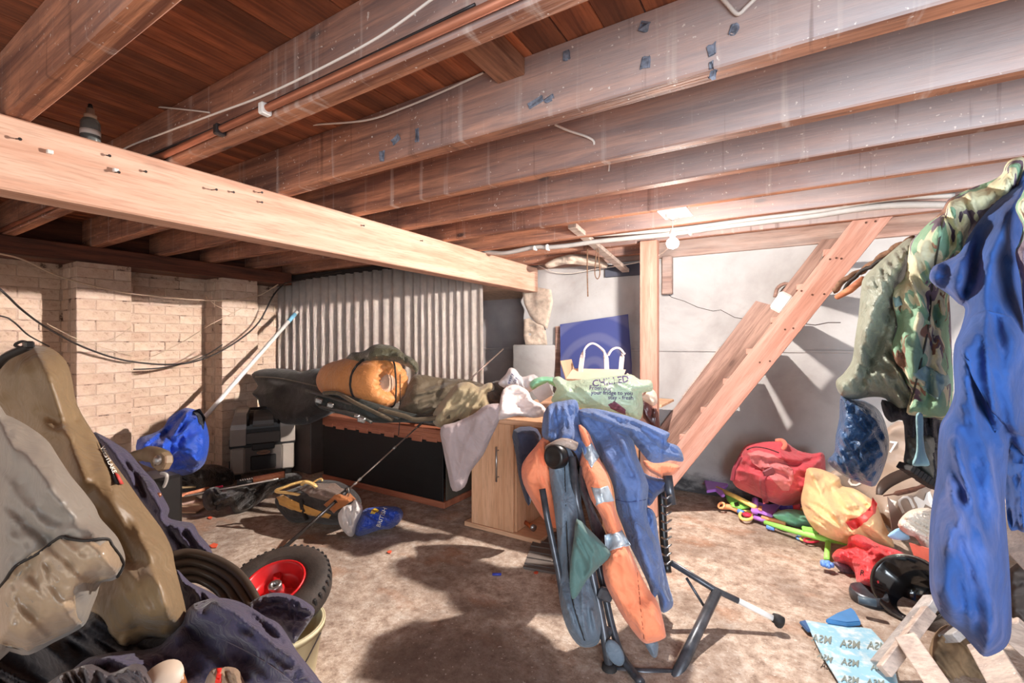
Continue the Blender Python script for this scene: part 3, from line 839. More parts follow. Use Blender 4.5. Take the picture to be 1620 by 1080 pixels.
# --- low cabinet with black front
cab = empty('low_cabinet', (-2.82, 2.8, 0), 'low beech cabinet with a black front, under the orange sleeping bag', 'cabinet')
bm = bmnew(); bx(bm, (-3.50, 2.56, 0.53), (-2.13, 3.02, 0.56), 0.003); obj('top_board', bm, M['lam_dark'], cab)
bm = bmnew(); bx(bm, (-3.50, 2.562, 0.475), (-2.15, 2.58, 0.53), 0.003)
for k in range(9):
    x0 = -3.46+k*0.145; bx(bm, (x0, 2.556, 0.468-0.01*(k % 2)), (x0+0.1, 2.566, 0.50), 0.002)
obj('front_rail', bm, M['lam_dark'], cab)
bm = bmnew(); bx(bm, (-3.50, 2.56, 0.0), (-2.13, 3.02, 0.045), 0.003); obj('base_board', bm, M['lam_dark'], cab)
bm = bmnew(); bx(bm, (-3.495, 2.568, 0.046), (-2.15, 2.58, 0.475), 0.002); obj('front_panel', bm, M['black_panel'], cab)
bm = bmnew(); bx(bm, (-2.152, 2.60, 0.046), (-2.142, 3.0, 0.53), 0.001)
m, nt, b = newmat('dusty_glass'); b.inputs['Base Color'].default_value = srgb(120, 112, 100); b.inputs['Roughness'].default_value = 0.25; b.inputs['Transmission Weight'].default_value = 0.5
M['dusty_glass'] = m
obj('side_glass', bm, m, cab)
bm = bmnew(); bx(bm, (-3.5, 2.60, 0.046), (-3.488, 3.0, 0.53), 0.001); obj('side_panel', bm, M['lam_dark'], cab)
bm = bmnew(); bx(bm, (-3.49, 2.99, 0.046), (-2.15, 3.0, 0.53), 0.001); obj('rear_panel', bm, M['black_panel'], cab)

# --- desk
desk = empty('desk', (-1.5, 2.8, 0), 'beech desk with a cupboard door, in front of the crumbling wall', 'desk')
bm = bmnew(); bx(bm, (-1.80, 2.40, 0.69), (-0.86, 3.10, 0.725), 0.003); bx(bm, (-1.80, 3.10, 0.69), (-1.08, 3.80, 0.725), 0.003); obj('desk_top', bm, M['lam_x'], desk)
bm = bmnew(); bx(bm, (-1.775, 2.405, 0.03), (-1.46, 2.423, 0.688), 0.002); dr = obj('door', bm, M['lam'], desk)
bm = bmnew(); p0 = PY(783, 706, 2.385); p1 = PY(789, 762, 2.385)
xh = (p0.x+p1.x)/2
tube(bm, [(xh, 2.380, p0.z), (xh, 2.380, p1.z)], 0.006, 10)
for z in (p0.z-0.025, p1.z+0.025): tube(bm, [(xh, 2.380, z), (xh, 2.41, z)], 0.004, 8)
obj('handle', bm, M['steel'], dr, True)
bm = bmnew(); bx(bm, (-1.79, 2.425, 0.03), (-1.775, 2.90, 0.69), 0.001); bx(bm, (-1.462, 2.425, 0.03), (-1.447, 2.90, 0.69), 0.001); obj('side_panel', bm, M['lam'], desk)
bm = bmnew(); bx(bm, (-1.83, 2.40, 0.0), (-1.27, 2.92, 0.028), 0.002); obj('base_board', bm, M['lam_x'], desk)
bm = bmnew(); bx(bm, (-0.90, 2.43, 0.0), (-0.875, 3.05, 0.69), 0.002); obj('side_panel', bm, M['lam'], desk)
for x_ in (-1.12, -1.78):
    bm = bmnew(); bx(bm, (x_, 3.2, 0.0), (x_+.025, 3.7, 0.69), 0.002); obj('end_panel', bm, M['lam'], desk)
bm = bmnew(); bx(bm, (-1.40, 2.75, 0.03), (-1.33, 2.80, 0.688), 0.004)
tag(obj('timber_upright', bm, M['grey_wood']), 'grey weathered timber upright standing under the desk beside the door', 'timber')
cl('jeans', 'dark blue trousers hanging crumpled under the desk top', 'trousers', [(812, 680), (850, 678), (858, 720), (845, 770), (836, 800), (822, 760), (816, 720)], [(835, 720, 2.62)], m_cloth('jeans', srgb(52, 56, 78)), thick=0.06, R=14, folds=((75, 22, 0.02),), seed=4)
M['torch_or'] = m_plain('torch_orange', srgb(170, 84, 40), 0.4)
tr_ = empty('torch', PZ(835, 828, 0.05), 'small brown and black torch lying inside the desk', 'torch')
a = PZ(822, 820, 0.055); b_ = PZ(843, 834, 0.055)
bm = bmnew(); tube(bm, [a, a.lerp(b_, .8), b_], [.014, .014, .02], 12); obj('barrel', bm, M['torch_or'], tr_, True)
bm = bmnew(); tube(bm, [b_, b_+(b_-a).normalized()*.012], [.021, .021], 12); obj('lens', bm, M['steel'], tr_, True)
mat_ = empty('rubber_mat', PZ(858, 865, 0.0), 'grey ribbed rubber mat on the floor below the desk edge', 'mat')
c4 = [PZ(828, 896, .012), PZ(880, 905, .012), PZ(886, 842, .012), PZ(850, 836, .012)]
bm = bmnew(); vs4 = [bm.verts.new(p) for p in c4]+[bm.verts.new(p-Vector((0, 0, .012))) for p in c4]
for q in ((0, 1, 2, 3), (7, 6, 5, 4), (0, 4, 5, 1), (1, 5, 6, 2), (2, 6, 7, 3), (3, 7, 4, 0)): bm.faces.new([vs4[i] for i in q])
bmesh.ops.recalc_face_normals(bm, faces=bm.faces); M['mat'] = m_plain('mat_grey', srgb(104, 94, 88), 0.8); obj('sheet', bm, M['mat'], mat_)
for k in range(7):
    t = (k+.5)/7; bm = bmnew(); beam(bm, c4[0].lerp(c4[3], t)+Vector((0, 0, .003)), c4[1].lerp(c4[2], t)+Vector((0, 0, .003)), 0.012, 0.006, bevel=.001); obj('rib', bm, M['mat'], mat_)

# --- wheeled tool chest
tc = Vector((-4.0, 2.33, 0)); fdir = Vector((3.95, -2.0, 0)).normalized(); wdir = Vector((-fdir.y, fdir.x, 0))
tb = empty('tool_chest', tc, 'grey wheeled tool chest with a domed lid, left of the black cabinet front', 'tool box')
MT = Matrix((wdir, -fdir, Vector((0, 0, 1)))).transposed().to_4x4(); MT.translation = tc
def dome(xa, xb, ya, yb, z0, z1, r, seg=6):
    pr = [(ya, z0), (ya, z1-r)]
    for k in range(1, seg+1):
        a_ = math.pi/2*k/seg; pr.append((ya+r-r*math.cos(a_), z1-r+r*math.sin(a_)))
    pr += [(yb, z1), (yb, z0)]
    return pr
def extr(bm, pr, xa, xb, M_, bev=0.004):
    t = bmesh.new(); A = [t.verts.new((xa, y, z)) for y, z in pr]; B = [t.verts.new((xb, y, z)) for y, z in pr]
    t.faces.new(A[::-1]); t.faces.new(B); n = len(pr)
    for i in range(n): t.faces.new((A[i], A[(i+1) % n], B[(i+1) % n], B[i]))
    bmesh.ops.recalc_face_normals(t, faces=t.faces)
    if bev: bmesh.ops.bevel(t, geom=[e for e in t.edges if e.is_boundary is False and len(e.link_faces) == 2 and e.calc_face_angle(0) > 1.0], offset=bev, segments=2, affect='EDGES')
    for v in t.verts:
        s_ = max(0, (v.co.z-.40)/.20); v.co.x *= 1-.22*s_*s_
    t.transform(M_); me = bpy.data.meshes.new('t'); t.to_mesh(me); t.free(); bm.from_mesh(me); bpy.data.meshes.remove(me)
M['chest'] = m_plain('chest_grey', srgb(160, 150, 140), 0.3, var=0.12, scale=5)
M['chest_dk'] = m_plain('chest_dark', srgb(84, 76, 70), 0.4)
bm = bmnew(); extr(bm, dome(0, 0, -.02, .30, 0.30, 0.60, .16), -.255, -.135, MT); extr(bm, dome(0, 0, -.02, .30, 0.30, 0.60, .16), .135, .255, MT); obj('lid_shoulder', bm, M['chest'], tb)
bm = bmnew(); extr(bm, dome(0, 0, 0.0, .29, 0.30, 0.585, .15), -.134, .134, MT); lid = obj('lid', bm, M['black_pl'], tb)
bm = bmnew(); extr(bm, [(-.02, .31), (-.02, .40), (0.03, .41), (0.03, .31)], -.128, .128, MT); obj('lid_panel', bm, M['chest_dk'], tb)
bm = bmnew(); extr(bm, dome(0, 0, -.015, .10, 0.45, 0.60, .13), -.085, .085, MT); obj('carry_handle', bm, M['chest_dk'], tb)
bm = bmnew(); tube(bm, [MT @ Vector(p) for p in [(-.12, -.03, .47), (-.12, -.03, .57), (-.1, 0.05, .607), (.1, 0.05, .607), (.12, -.03, .57), (.12, -.03, .47)]], .012, 8); obj('pull_bar', bm, M['black_pl'], tb, True)
bm = bmnew(); bx(bm, (-.25, 0, .05), (.25, .30, .285), .012, MT); obj('body', bm, M['chest_dk'], tb)
bm = bmnew(); bx(bm, (-.25, -.015, .05), (-.14, .30, .28), .015, MT); bx(bm, (.14, -.015, .05), (.25, .30, .28), .015, MT); obj('corner_column', bm, M['chest'], tb)
bm = bmnew(); bx(bm, (-.26, -.01, .28), (.26, .3, .302), .004, MT); bx(bm, (-.09, -.03, .25), (.09, .01, .31), .008, MT); obj('latch', bm, M['black_pl'], tb)
bm = bmnew(); bx(bm, (-.10, -.018, .075), (.10, .01, .20), .008, MT); obj('badge_recess', bm, M['black_pl'], tb)
bm = bmnew(); lathe(bm, [(0, 0), (.05, 0), (.055, .004), (.05, .012), (0, .012)], MT @ Matrix.Translation((0, -.004, .222)) @ Matrix.Rotation(math.pi/2, 4, 'X'), 20, 1, .35); obj('badge', bm, M['torch_or'] if 0 else m_plain('badge', srgb(150, 110, 84), 0.5), tb)
me = text_mesh('STANLEY', ext=.02); me.transform(MT @ Matrix.Translation((0, -.0185, .222)) @ Matrix.Rotation(math.pi/2, 4, 'X') @ Matrix.Scale(.020, 4)); link('lettering', me, M['black_pl'], tb)
for s in (-1, 1):
    bm = bmnew(); lathe(bm, [(0, -.02), (.055, -.02), (.06, -.01), (.06, .01), (.055, .02), (0, .02)], MT @ Matrix.Translation((s*.24, .26, .06)) @ Matrix.Rotation(math.pi/2, 4, 'Y'), 20); obj('wheel', bm, M['black_rubber'], tb, True)
    bm = bmnew(); bx(bm, (s*.2-.03, .02, 0), (s*.2+.03, .08, .052), .004, MT); obj('foot', bm, M['black_pl'], tb)

# box and plastic sheet between the chest and the cabinet
M['pale_box'] = m_plain('pale_box', srgb(78, 66, 60), 0.7)
bm = bmnew(); a = P(488, 640, 4.35); bx(bm, (a.x-.10, a.y-.12, 0), (a.x+.2, a.y+.13, .52), .01)
tag(obj('storage_box', bm, M['pale_box']), 'pale brown storage box in the gap left of the cabinet', 'box')

# --- black holdall on top, left of the sleeping bag
M['blk_bag'] = m_cloth('black_bag', srgb(36, 31, 28), rough=0.7, fold=0.2)
c = cl('black_holdall', 'large black holdall lying behind the tool chest, left of the sleeping bag', 'bag',
   [(398, 592), (420, 583), (460, 584), (476, 588), (500, 583), (528, 586), (545, 600), (548, 625), (530, 650), (508, 662), (480, 672), (440, 668), (415, 650), (408, 632), (399, 622), (408, 610)],
   [(410, 610, 4.25), (540, 620, 3.85)], M['blk_bag'], thick=.16, R=30, folds=((10, 30, .025),), lines=(([(405, 588), (470, 590), (540, 610)], 3, .02), ([(405, 598), (470, 606), (540, 622)], 4, -.02)), seed=2)
seam(c, 'zip', [(404, 596), (440, 598), (490, 608), (538, 620)], m_plain('zip_grey', srgb(96, 84, 72), 0.5), .006, .002)

# --- orange sleeping bag roll
M['orange_nylon'] = m_cloth('orange_nylon', srgb(214, 140, 78), var=.1, rough=.5, fold=.5, fscale=22)
sbA = P(520, 600, 3.72); sbB = P(616, 606, 3.17); ax = (sbB-sbA); Ls = ax.length
MS = axisframe(sbA, ax, (0, 0, 1))
sb = empty('sleeping_bag', (sbB.x, sbB.y, sbB.z-.19), 'rolled orange sleeping bag strapped in black, on the low cabinet', 'sleeping bag')
bm = bmnew(); seg = 56; rings = []
profs = [(-.02, .02), (0, .09), (.05, .135), (.15, .165), (.28, .18), (.40, .188), (.50, .176), (.56, .188), (.63, .186), (.68, .165), (.705, .13), (.70, .095), (.675, .06), (.66, .03)]
profs = [(z*Ls/.69, r) for z, r in profs]
pf = smoothpts([Vector((z, r, 0)) for z, r in profs], 3)
for q, p_ in enumerate(pf):
    z, r = p_.x, max(p_.y, .004); ring = []
    e = max(0, (z/Ls-.72)/.3)
    for k in range(seg):
        a_ = k*2*math.pi/seg
        rr = r*(1+0.035*noise.noise(Vector((math.cos(a_)*2, math.sin(a_)*2, z*7))))+e*.006*math.sin(a_*17+2*noise.noise(Vector((a_, 0, 0))))
        ring.append(bm.verts.new(MS @ Vector((rr*math.cos(a_)*.95, rr*math.sin(a_), z+e*.006*math.cos(a_*17)))))
    rings.append(ring)
for A, B in zip(rings, rings[1:]):
    for k in range(seg): bm.faces.new((A[k], A[(k+1) % seg], B[(k+1) % seg], B[k]))
bm.faces.new(rings[0][::-1]); bm.faces.new(rings[-1]); bmesh.ops.recalc_face_normals(bm, faces=bm.faces)
obj('roll', bm, M['orange_nylon'], sb, True)
M['strap_blk'] = m_plain('strap_black', srgb(34, 28, 24), .7)
M['strap_red'] = m_plain('lining_pale', srgb(206, 168, 140), .7, var=.3)
bm = bmnew(); lathe(bm, [(0, .02), (.03, .022), (.06, .012), (.075, -.01), (.05, -.03)], MS @ Matrix.Translation((0, 0, Ls*.97)), 14); obj('lining', bm, M['strap_red'], sb, True)
bm = bmnew(); tube(bm, [MS @ Vector((.186*math.cos(t*.2618), .193*math.sin(t*.2618), .545*Ls/.69)) for t in range(24)], .008, 6, closed=True); obj('strap', bm, M['strap_blk'], sb, True)
bm = bmnew()
pts = [MS @ Vector(p) for p in ((.17, .03, .52*Ls/.69), (.186, .0, .60*Ls/.69), (.16, -.02, .70*Ls/.69), (.05, -.03, .715*Ls/.69), (-.08, -.035, .71*Ls/.69), (-.16, -.03, .69*Ls/.69), (-.185, -.02, .6*Ls/.69))]
tube(bm, smoothpts(pts, 6), .006, 6); obj('strap', bm, M['strap_blk'], sb, True)
e0 = MS @ Vector((-.1, -.06, .72*Ls/.69)); bm = bmnew(); tube(bm, smoothpts([e0+Vector((0, 0, .16)), e0, e0-Vector((-.01, .01, .12)), e0-Vector((-.005, .02, .26))], 5), .003, 6); obj('drawcord', bm, M['strap_blk'], sb)

M['olive_shiny'] = m_cloth('olive_shiny', srgb(84, 80, 60), rough=.38, fold=.6, fscale=26)
cl('waterproof_jacket', 'dark olive waterproof crumpled on top of the orange sleeping bag', 'jacket',
   [(544, 572), (556, 558), (574, 556), (592, 545), (610, 545), (628, 550), (640, 560), (655, 568), (663, 580), (658, 592), (648, 582), (625, 572), (600, 574), (575, 582), (552, 588), (545, 582)],
   [(550, 575, 3.46), (600, 560, 3.2), (655, 580, 3.08)], M['olive_shiny'], thick=.06, R=12, folds=((-15, 12, .02),), lines=(([(556, 560), (566, 572), (552, 586)], 4, .03), ([(636, 560), (644, 572)], 2, -.03)), seed=6)

# cover bundles on the cabinet
M['olive_dk'] = m_cloth('olive_dark', srgb(92, 78, 58), rough=.7, fold=.5)
M['khaki'] = m_cloth('khaki', srgb(160, 142, 110), rough=.75, fold=.45)
cl('folded_cover', 'dark olive brown folded cover lying right of the sleeping bag', 'cover',
   [(630, 650), (640, 625), (650, 600), (662, 592), (700, 598), (735, 600), (760, 606), (775, 615), (770, 650), (735, 668), (690, 672), (655, 662)],
   [(640, 650, 3.2), (700, 610, 3.28), (760, 640, 3.12)], M['olive_dk'], thick=.10, R=20, folds=((-20, 22, .03),), lines=(([(700, 600), (690, 630), (655, 655)], 4, -.03),), seed=8)
cl('khaki_jacket', 'pale khaki jacket draped over the right end of the low cabinet', 'jacket',
   [(683, 662), (690, 645), (704, 628), (722, 608), (742, 604), (758, 612), (770, 606), (779, 606), (782, 616), (772, 625), (776, 640), (770, 655), (752, 658), (738, 670), (725, 662), (705, 676), (690, 674)],
   [(690, 665, 3.0), (760, 640, 2.98)], M['khaki'], thick=.07, R=14, folds=((-60, 16, .03),), lines=(([(700, 650), (730, 640), (760, 650)], 5, .03),), seed=3)
cl('brown_hat', 'small dark brown rolled item between the khaki jacket and the white cloth', 'clothing',
   [(760, 640), (765, 615), (785, 602), (802, 606), (808, 625), (800, 640), (780, 648)], [(780, 620, 3.05)], m_cloth('brown_roll', srgb(74, 58, 48)), thick=.06, R=10, folds=((20, 10, .03),), seed=12)
# things supporting the bundles
bm = bmnew(); bx(bm, (-3.35, 2.66, .562), (-2.2, 2.98, .66), .02)
tag(obj('folded_mat', bm, M['olive_dk']), 'dark folded mat lying flat on the low cabinet under the bundles', 'mat')

# --- folded fishing chair on the cabinet edge
fc = empty('folded_chair', P(560, 655, 3.15), 'folded dark green camp chair poking over the low cabinet edge', 'chair')
M['dk_green'] = m_cloth('dark_green_fabric', srgb(36, 42, 38), rough=.6, fold=.4)
M['frame_grey'] = m_plain('frame_grey', srgb(84, 82, 76), .4, metal=.3)
c = Cloth([(498, 628), (520, 620), (560, 628), (610, 642), (660, 655), (700, 655), (718, 660), (700, 668), (640, 668), (590, 668), (540, 655), (505, 645)], [(500, 630, 3.3), (600, 650, 3.05), (700, 660, 3.0)], thick=.03, R=10, folds=((15, 14, .01),), seed=5)
c.build('seat_fabric', M['dk_green'], fc)
for pts, r, mt in (([(484, 617, 3.35), (520, 628, 3.22), (560, 641, 3.1), (600, 652, 3.0), (632, 662, 2.98)], .011, 'frame_grey'), ([(512, 622, 3.2), (535, 622, 3.15), (560, 636, 3.05), (600, 655, 2.98), (622, 664, 2.97)], .014, 'olive_dk'), ([(505, 642, 3.2), (560, 655, 3.0), (588, 668, 2.95)], .010, 'frame_grey'), ([(600, 648, 3.0), (640, 658, 2.95), (660, 664, 2.93), (712, 658, 2.93)], .016, 'olive_dk')):
    bm = bmnew(); tube(bm, smoothpts([P(*p) for p in pts], 4), r, 8); obj('frame_tube', bm, M[mt], fc, True)
for (px, py, d, s) in ((505, 634, 3.18, .05), (523, 641, 3.1, .045), (572, 664, 2.95, .05), (565, 658, 2.96, .035)):
    p = P(px, py, d); bm = bmnew(); bx(bm, (-s/2, -.012, -s*.35), (s/2, .012, s*.35), .006, Matrix.Translation(p) @ Matrix.Rotation(.5, 4, 'Z') @ Matrix.Rotation(.25, 4, 'Y'))
    bx(bm, (-s*.3, -.018, -s*.15), (s*.3, -.008, s*.15), .003, Matrix.Translation(p) @ Matrix.Rotation(.5, 4, 'Z') @ Matrix.Rotation(.25, 4, 'Y')); obj('clip', bm, M['steel'], fc)

# --- white cloths on the desk
M['white_cl'] = m_cloth('white_cotton', srgb(222, 206, 200), var=.05, fold=.4)
M['lav_cl'] = m_cloth('lavender_sheet', srgb(176, 158, 156), var=.06, fold=.35)
cl('hanging_sheet', 'pale lilac grey cloth hanging off the desk over the cupboard door', 'cloth',
   [(697, 676), (720, 668), (748, 655), (770, 640), (795, 640), (792, 660), (778, 690), (764, 720), (745, 745), (735, 770), (716, 776), (708, 745), (701, 710)],
   [(700, 680, 2.72), (790, 650, 2.62), (720, 760, 2.74)], M['lav_cl'], thick=.02, R=8, folds=((70, 26, .012),), lines=(([(765, 655), (740, 700), (722, 760)], 6, .015), ([(710, 690), (714, 760)], 5, .01)), seed=1, back=.3)
cl('white_cloth', 'crumpled white cloth spread on the left end of the desk', 'cloth',
   [(786, 662), (790, 640), (796, 616), (815, 608), (835, 618), (842, 632), (858, 640), (866, 655), (845, 661), (820, 657), (800, 662)],
   [(790, 650, 2.60), (850, 640, 2.7), (815, 615, 2.8)], M['white_cl'], thick=.022, crumple=.012, R=6, folds=((-15, 12, .02),), seed=9)
c = cl('white_carrier', 'small white plastic bag printed with blue letters, behind the white cloth', 'plastic bag',
   [(788, 606), (800, 592), (806, 582), (816, 584), (826, 596), (845, 592), (858, 606), (850, 616), (835, 620), (815, 616), (800, 614)],
   [(820, 600, 2.95)], m_cloth('white_film', srgb(226, 220, 220), rough=.35, fold=.6, trans=.3), thick=.04, R=8, folds=((60, 10, .02),), seed=14)
M['navy_ink'] = m_plain('navy_ink', srgb(58, 52, 98), .6)
c.text('every\nday', 811, 600, 8, M['navy_ink'], c.o, ang=-70)
M['green_film'] = m_cloth('green_film', srgb(184, 220, 178), var=.08, rough=.3, fold=.7, fscale=20, trans=.3)
cl('green_carrier', 'small mint green plastic bag on the desk, left of the printed one', 'plastic bag',
   [(838, 606), (850, 597), (872, 596), (890, 604), (884, 614), (866, 606), (850, 612), (842, 616)], [(860, 604, 2.85)], m_cloth('mint_film', srgb(150, 214, 176), rough=.3, fold=.6, trans=.25), thick=.035, R=7, folds=((0, 10, .02),), seed=15)
bm = bmnew(); a = P(840, 616, 2.72)
prism(bm, [(0, 0), (.095, .055), (.13, -.02), (.05, -.075)], .004, frame(P(841, 618, 2.72), _R, (0, -.3, 1)))
tag(obj('grey_card', bm, m_plain('grey_card', srgb(176, 164, 160), .7)), 'grey card leaning among the plastic bags on the desk', 'card')

# --- cardboard box
M['card'] = m_plain('cardboard', srgb(196, 160, 130), .8, var=.08, scale=8)
M['card_l'] = m_plain('cardboard_pale', srgb(226, 194, 170), .8, var=.06)
bxo = empty('cardboard_box', P(955, 600, 3.0), 'open cardboard box standing on the desk behind the green bag', 'box')
A0 = P(895, 590, 2.92); A1 = P(978, 590, 2.80); up = Vector((0, 0, 1)); ex = (A1-A0); ex.z = 0; Lb = ex.length; ex.normalize(); ey = Vector((-ex.y, ex.x, 0))
MB = Matrix((ex, ey, up)).transposed().to_4x4(); MB.translation = Vector((A0.x, A0.y, 0.727))
zt = .235
bm = bmnew(); bx(bm, (0, 0, 0), (Lb, .005, zt), .001, MB); obj('side', bm, M['card'], bxo)
bm = bmnew(); bx(bm, (0, 0.3, 0), (Lb, .305, zt), .001, MB); obj('side', bm, M['card'], bxo)
bm = bmnew(); bx(bm, (0, 0, 0), (.005, .3, zt), .001, MB); obj('side', bm, M['card'], bxo)
bm = bmnew(); bx(bm, (Lb, 0, 0), (Lb+.005, .3, zt), .001, MB); obj('side', bm, M['card'], bxo)
bm = bmnew(); bx(bm, (0, 0, 0), (Lb, .3, .004), .001, MB); obj('bottom', bm, M['card'], bxo)
bm = bmnew(); bx(bm, (0, 0, -.002), (Lb+.02, .2, .002), .001, MB @ Matrix.Translation((0, 0, zt)) @ Matrix.Rotation(.28, 4, 'X')); obj('flap', bm, M['card_l'], bxo)
bm = bmnew(); bx(bm, (0, 0, -.002), (.16, .28, .002), .001, MB @ Matrix.Translation((Lb, 0.0, zt)) @ Matrix.Rotation(.6, 4, 'Y') @ Matrix.Rotation(.12, 4, 'X')); obj('flap', bm, M['card_l'], bxo)
bm = bmnew(); bx(bm, (-.003, 0, -.002), (.004, .28, .12), .001, MB @ Matrix.Translation((0, 0.0, zt)) @ Matrix.Rotation(-.3, 4, 'Y')); obj('flap', bm, M['card'], bxo)
# handles of a carrier bag in the box
hb = empty('handled_carrier', P(950, 560, 3.1), 'white and brown carrier bag sticking out of the cardboard box', 'plastic bag')
for pts in ([(918, 590, 3.02), (922, 562, 3.05), (928, 548, 3.05), (938, 543, 3.05), (950, 550, 3.05), (958, 562, 3.05), (960, 590, 3.02)], [(962, 562, 3.1), (968, 553, 3.1), (978, 550, 3.1), (986, 558, 3.1), (984, 566, 3.1), (982, 590, 3.06)]):
    bm = bmnew(); sp = smoothpts([P(*p) for p in pts], 5)
    for i in range(len(sp)-1):
        beam(bm, sp[i], sp[i+1]+(sp[i+1]-sp[i])*.1, .03, .012, bevel=0)
    obj('handle', bm, M['white_cl'], hb)

# --- printed green carrier
M['green_white'] = m_cloth('green_white_film', srgb(208, 226, 200), var=.07, rough=.3, fold=.7, fscale=18, trans=.3)
c = cl('printed_carrier', 'translucent pale green carrier bag with purple printing, front of the desk', 'plastic bag',
   [(872, 632), (880, 615), (874, 600), (884, 595), (898, 602), (920, 600), (950, 597), (975, 594), (998, 592), (1012, 600), (1030, 602), (1032, 618), (1016, 622), (1018, 640), (1014, 662), (1000, 664), (975, 655), (945, 650), (915, 645), (895, 640), (880, 640)],
   [(880, 620, 2.52), (950, 620, 2.42), (1015, 630, 2.42)], M['green_white'], thick=.11, R=22, folds=((25, 14, .014),), seed=21)
M['purple_ink'] = m_plain('purple_ink', srgb(76, 48, 108), .6)
c.text('CHILLED', 966, 603, 15, M['purple_ink'], c.o, ang=-8)
c.text('From our', 950, 614, 9, M['purple_ink'], c.o, ang=3)
c.text('your fridge to you', 968, 621.5, 9, M['purple_ink'], c.o, ang=1)
c.text('stay - fresh', 982, 629, 9, M['purple_ink'], c.o, ang=1)
c.strip('printed_berries', [(962, 640), (972, 634), (980, 640), (990, 648), (990, 656), (978, 652), (966, 646)], m_plain('berry_print', srgb(126, 74, 88), .6, var=.6, scale=60), c.o, off=.003)
# brown leather case and far boards
M['leather'] = m_plain('brown_leather', srgb(70, 38, 38), .35, var=.2, coat=.3)
lc = cl('leather_case', 'dark brown leather case hanging at the right end of the desk', 'case',
   [(1013, 634), (1024, 632), (1034, 644), (1040, 646), (1044, 676), (1036, 680), (1024, 668), (1016, 655)], [(1028, 655, 3.16)], M['leather'], thick=.04, R=6, folds=((80, 12, .006),), seed=3)
bm = bmnew(); p = P(1035, 646, 3.08); tube(bm, [p, p-Vector((0, 0, .06))], [.016, .014], 12); obj('lens_cap', bm, M['leather'], lc.o, True)
cl('paper_bag', 'crumpled cream paper bag at the right end of the desk', 'bag', [(1010, 628), (1016, 622), (1030, 615), (1038, 622), (1040, 636), (1034, 642), (1022, 636)], [(1025, 630, 3.0)], m_cloth('cream_paper', srgb(226, 206, 186), rough=.6), thick=.04, R=7, folds=((30, 9, .02),), seed=8)
bm = bmnew(); bx(bm, (-1.25, 3.36, .728), (-.80, 3.76, .746), .002)
tag(obj('shelf_board', bm, M['lam_x']), 'short beech board lying on the desk by the stairs', 'board')

# --- blue board leaning on the back wall
m, nt, b = newmat('blue_board')
v = coords(nt); w_ = nd(nt, 'ShaderNodeTexWave', wave_type='RINGS', rings_direction='Y'); w_.inputs['Scale'].default_value = 1.6; w_.inputs['Distortion'].default_value = 1.5
mp = coords(nt); 
md = nd(nt, 'ShaderNodeMapping'); md.inputs['Location'].default_value = (1.45, 0, -.95); nt.links.new(v, md.inputs[0]); nt.links.new(md.outputs[0], w_.inputs['Vector'])
cc_ = mixc(nt, ramp(nt, w_.outputs['Fac'], [(.55, (0, 0, 0)), (.9, (.35,)*3)]), srgb(60, 70, 128), srgb(120, 122, 152))
nt.links.new(cc_, b.inputs['Base Color']); b.inputs['Roughness'].default_value = .6
c4 = [PY(887, 605, 3.70), PY(886, 513, 3.80), PY(993, 497, 3.80), PY(999, 575, 3.72), PY(999, 605, 3.70)]
bm = bmnew(); A = [bm.verts.new(p) for p in c4]; B = [bm.verts.new(p+Vector((0, .012, .002))) for p in c4]
bm.faces.new(A); bm.faces.new(B[::-1])
for i in range(5): bm.faces.new((A[i], B[i], B[(i+1) % 5], A[(i+1) % 5]))
bmesh.ops.recalc_face_normals(bm, faces=bm.faces)
tag(obj('blue_board', bm, m), 'scuffed blue board leaning on the plaster wall behind the desk', 'board')
a = PY(879, 516, 3.84); b2 = PY(890, 546, 3.84); bm = bmnew(); bx(bm, (a.x, 3.83, b2.z-.5), (b2.x, 3.86, a.z), .003)
tag(obj('grey_offcut', bm, M['old_wood']), 'narrow grey offcut standing left of the blue board', 'board')

# --- fishing rod
rodA = P(427, 888, 2.5); rodA.z = .008; rodB = P(796, 552, 3.79)
rod = empty('fishing_rod', rodA, 'long thin fishing rod propped from the floor across the low cabinet', 'fishing rod')
at = lambda t: rodA.lerp(rodB, t)
M['rod_dark'] = m_plain('rod_dark', srgb(40, 34, 32), .35); M['rod_lt'] = m_plain('rod_blank', srgb(150, 132, 120), .3, metal=.5)
def tpx(px): # parameter on the rod for a bearing
    lo, hi = 0, 1
    for _ in range(40):
        m_ = (lo+hi)/2; q = at(m_)-CAM; u = q.dot(_R)/q.dot(_Fw)*F_PX+810
        if u < px: lo = m_
        else: hi = m_
    return lo
t1, t2, t3, t4 = tpx(535), tpx(552), tpx(660), tpx(720)
bm = bmnew(); tube(bm, [at(0), at(t1*.5), at(t1)], [.012, .011, .010], 8); obj('handle', bm, M['rod_dark'], rod, True)
bm = bmnew(); tube(bm, [at(t1-.01), at(t2)], [.016, .013], 10); obj('reel_seat', bm, M['rod_dark'], rod, True)
bm = bmnew(); tube(bm, [at(t2), at(t3)], .005, 8); obj('blank', bm, M['rod_lt'], rod, True)
bm = bmnew(); tube(bm, [at(t3), at(t4), at(tpx(742))], [.008, .013, .009], 8); obj('grip', bm, M['rod_dark'], rod, True)
bm = bmnew(); tube(bm, [at(tpx(742)), at(1)], [.007, .006], 8); obj('blank', bm, M['rod_lt'], rod, True)
for q in (560, 567, 622): bm = bmnew(); tube(bm, [at(tpx(q)), at(tpx(q+4))], .009, 8); obj('ferrule', bm, M['steel'], rod, True)
q = at(tpx(547)); bm = bmnew(); tube(bm, smoothpts([q, q+Vector((.02, 0, .03)), q+Vector((.03, 0, 0)), q+Vector((.01, 0, -.03)), q], 4), .004, 6); obj('rod_ring', bm, M['steel'], rod, True)

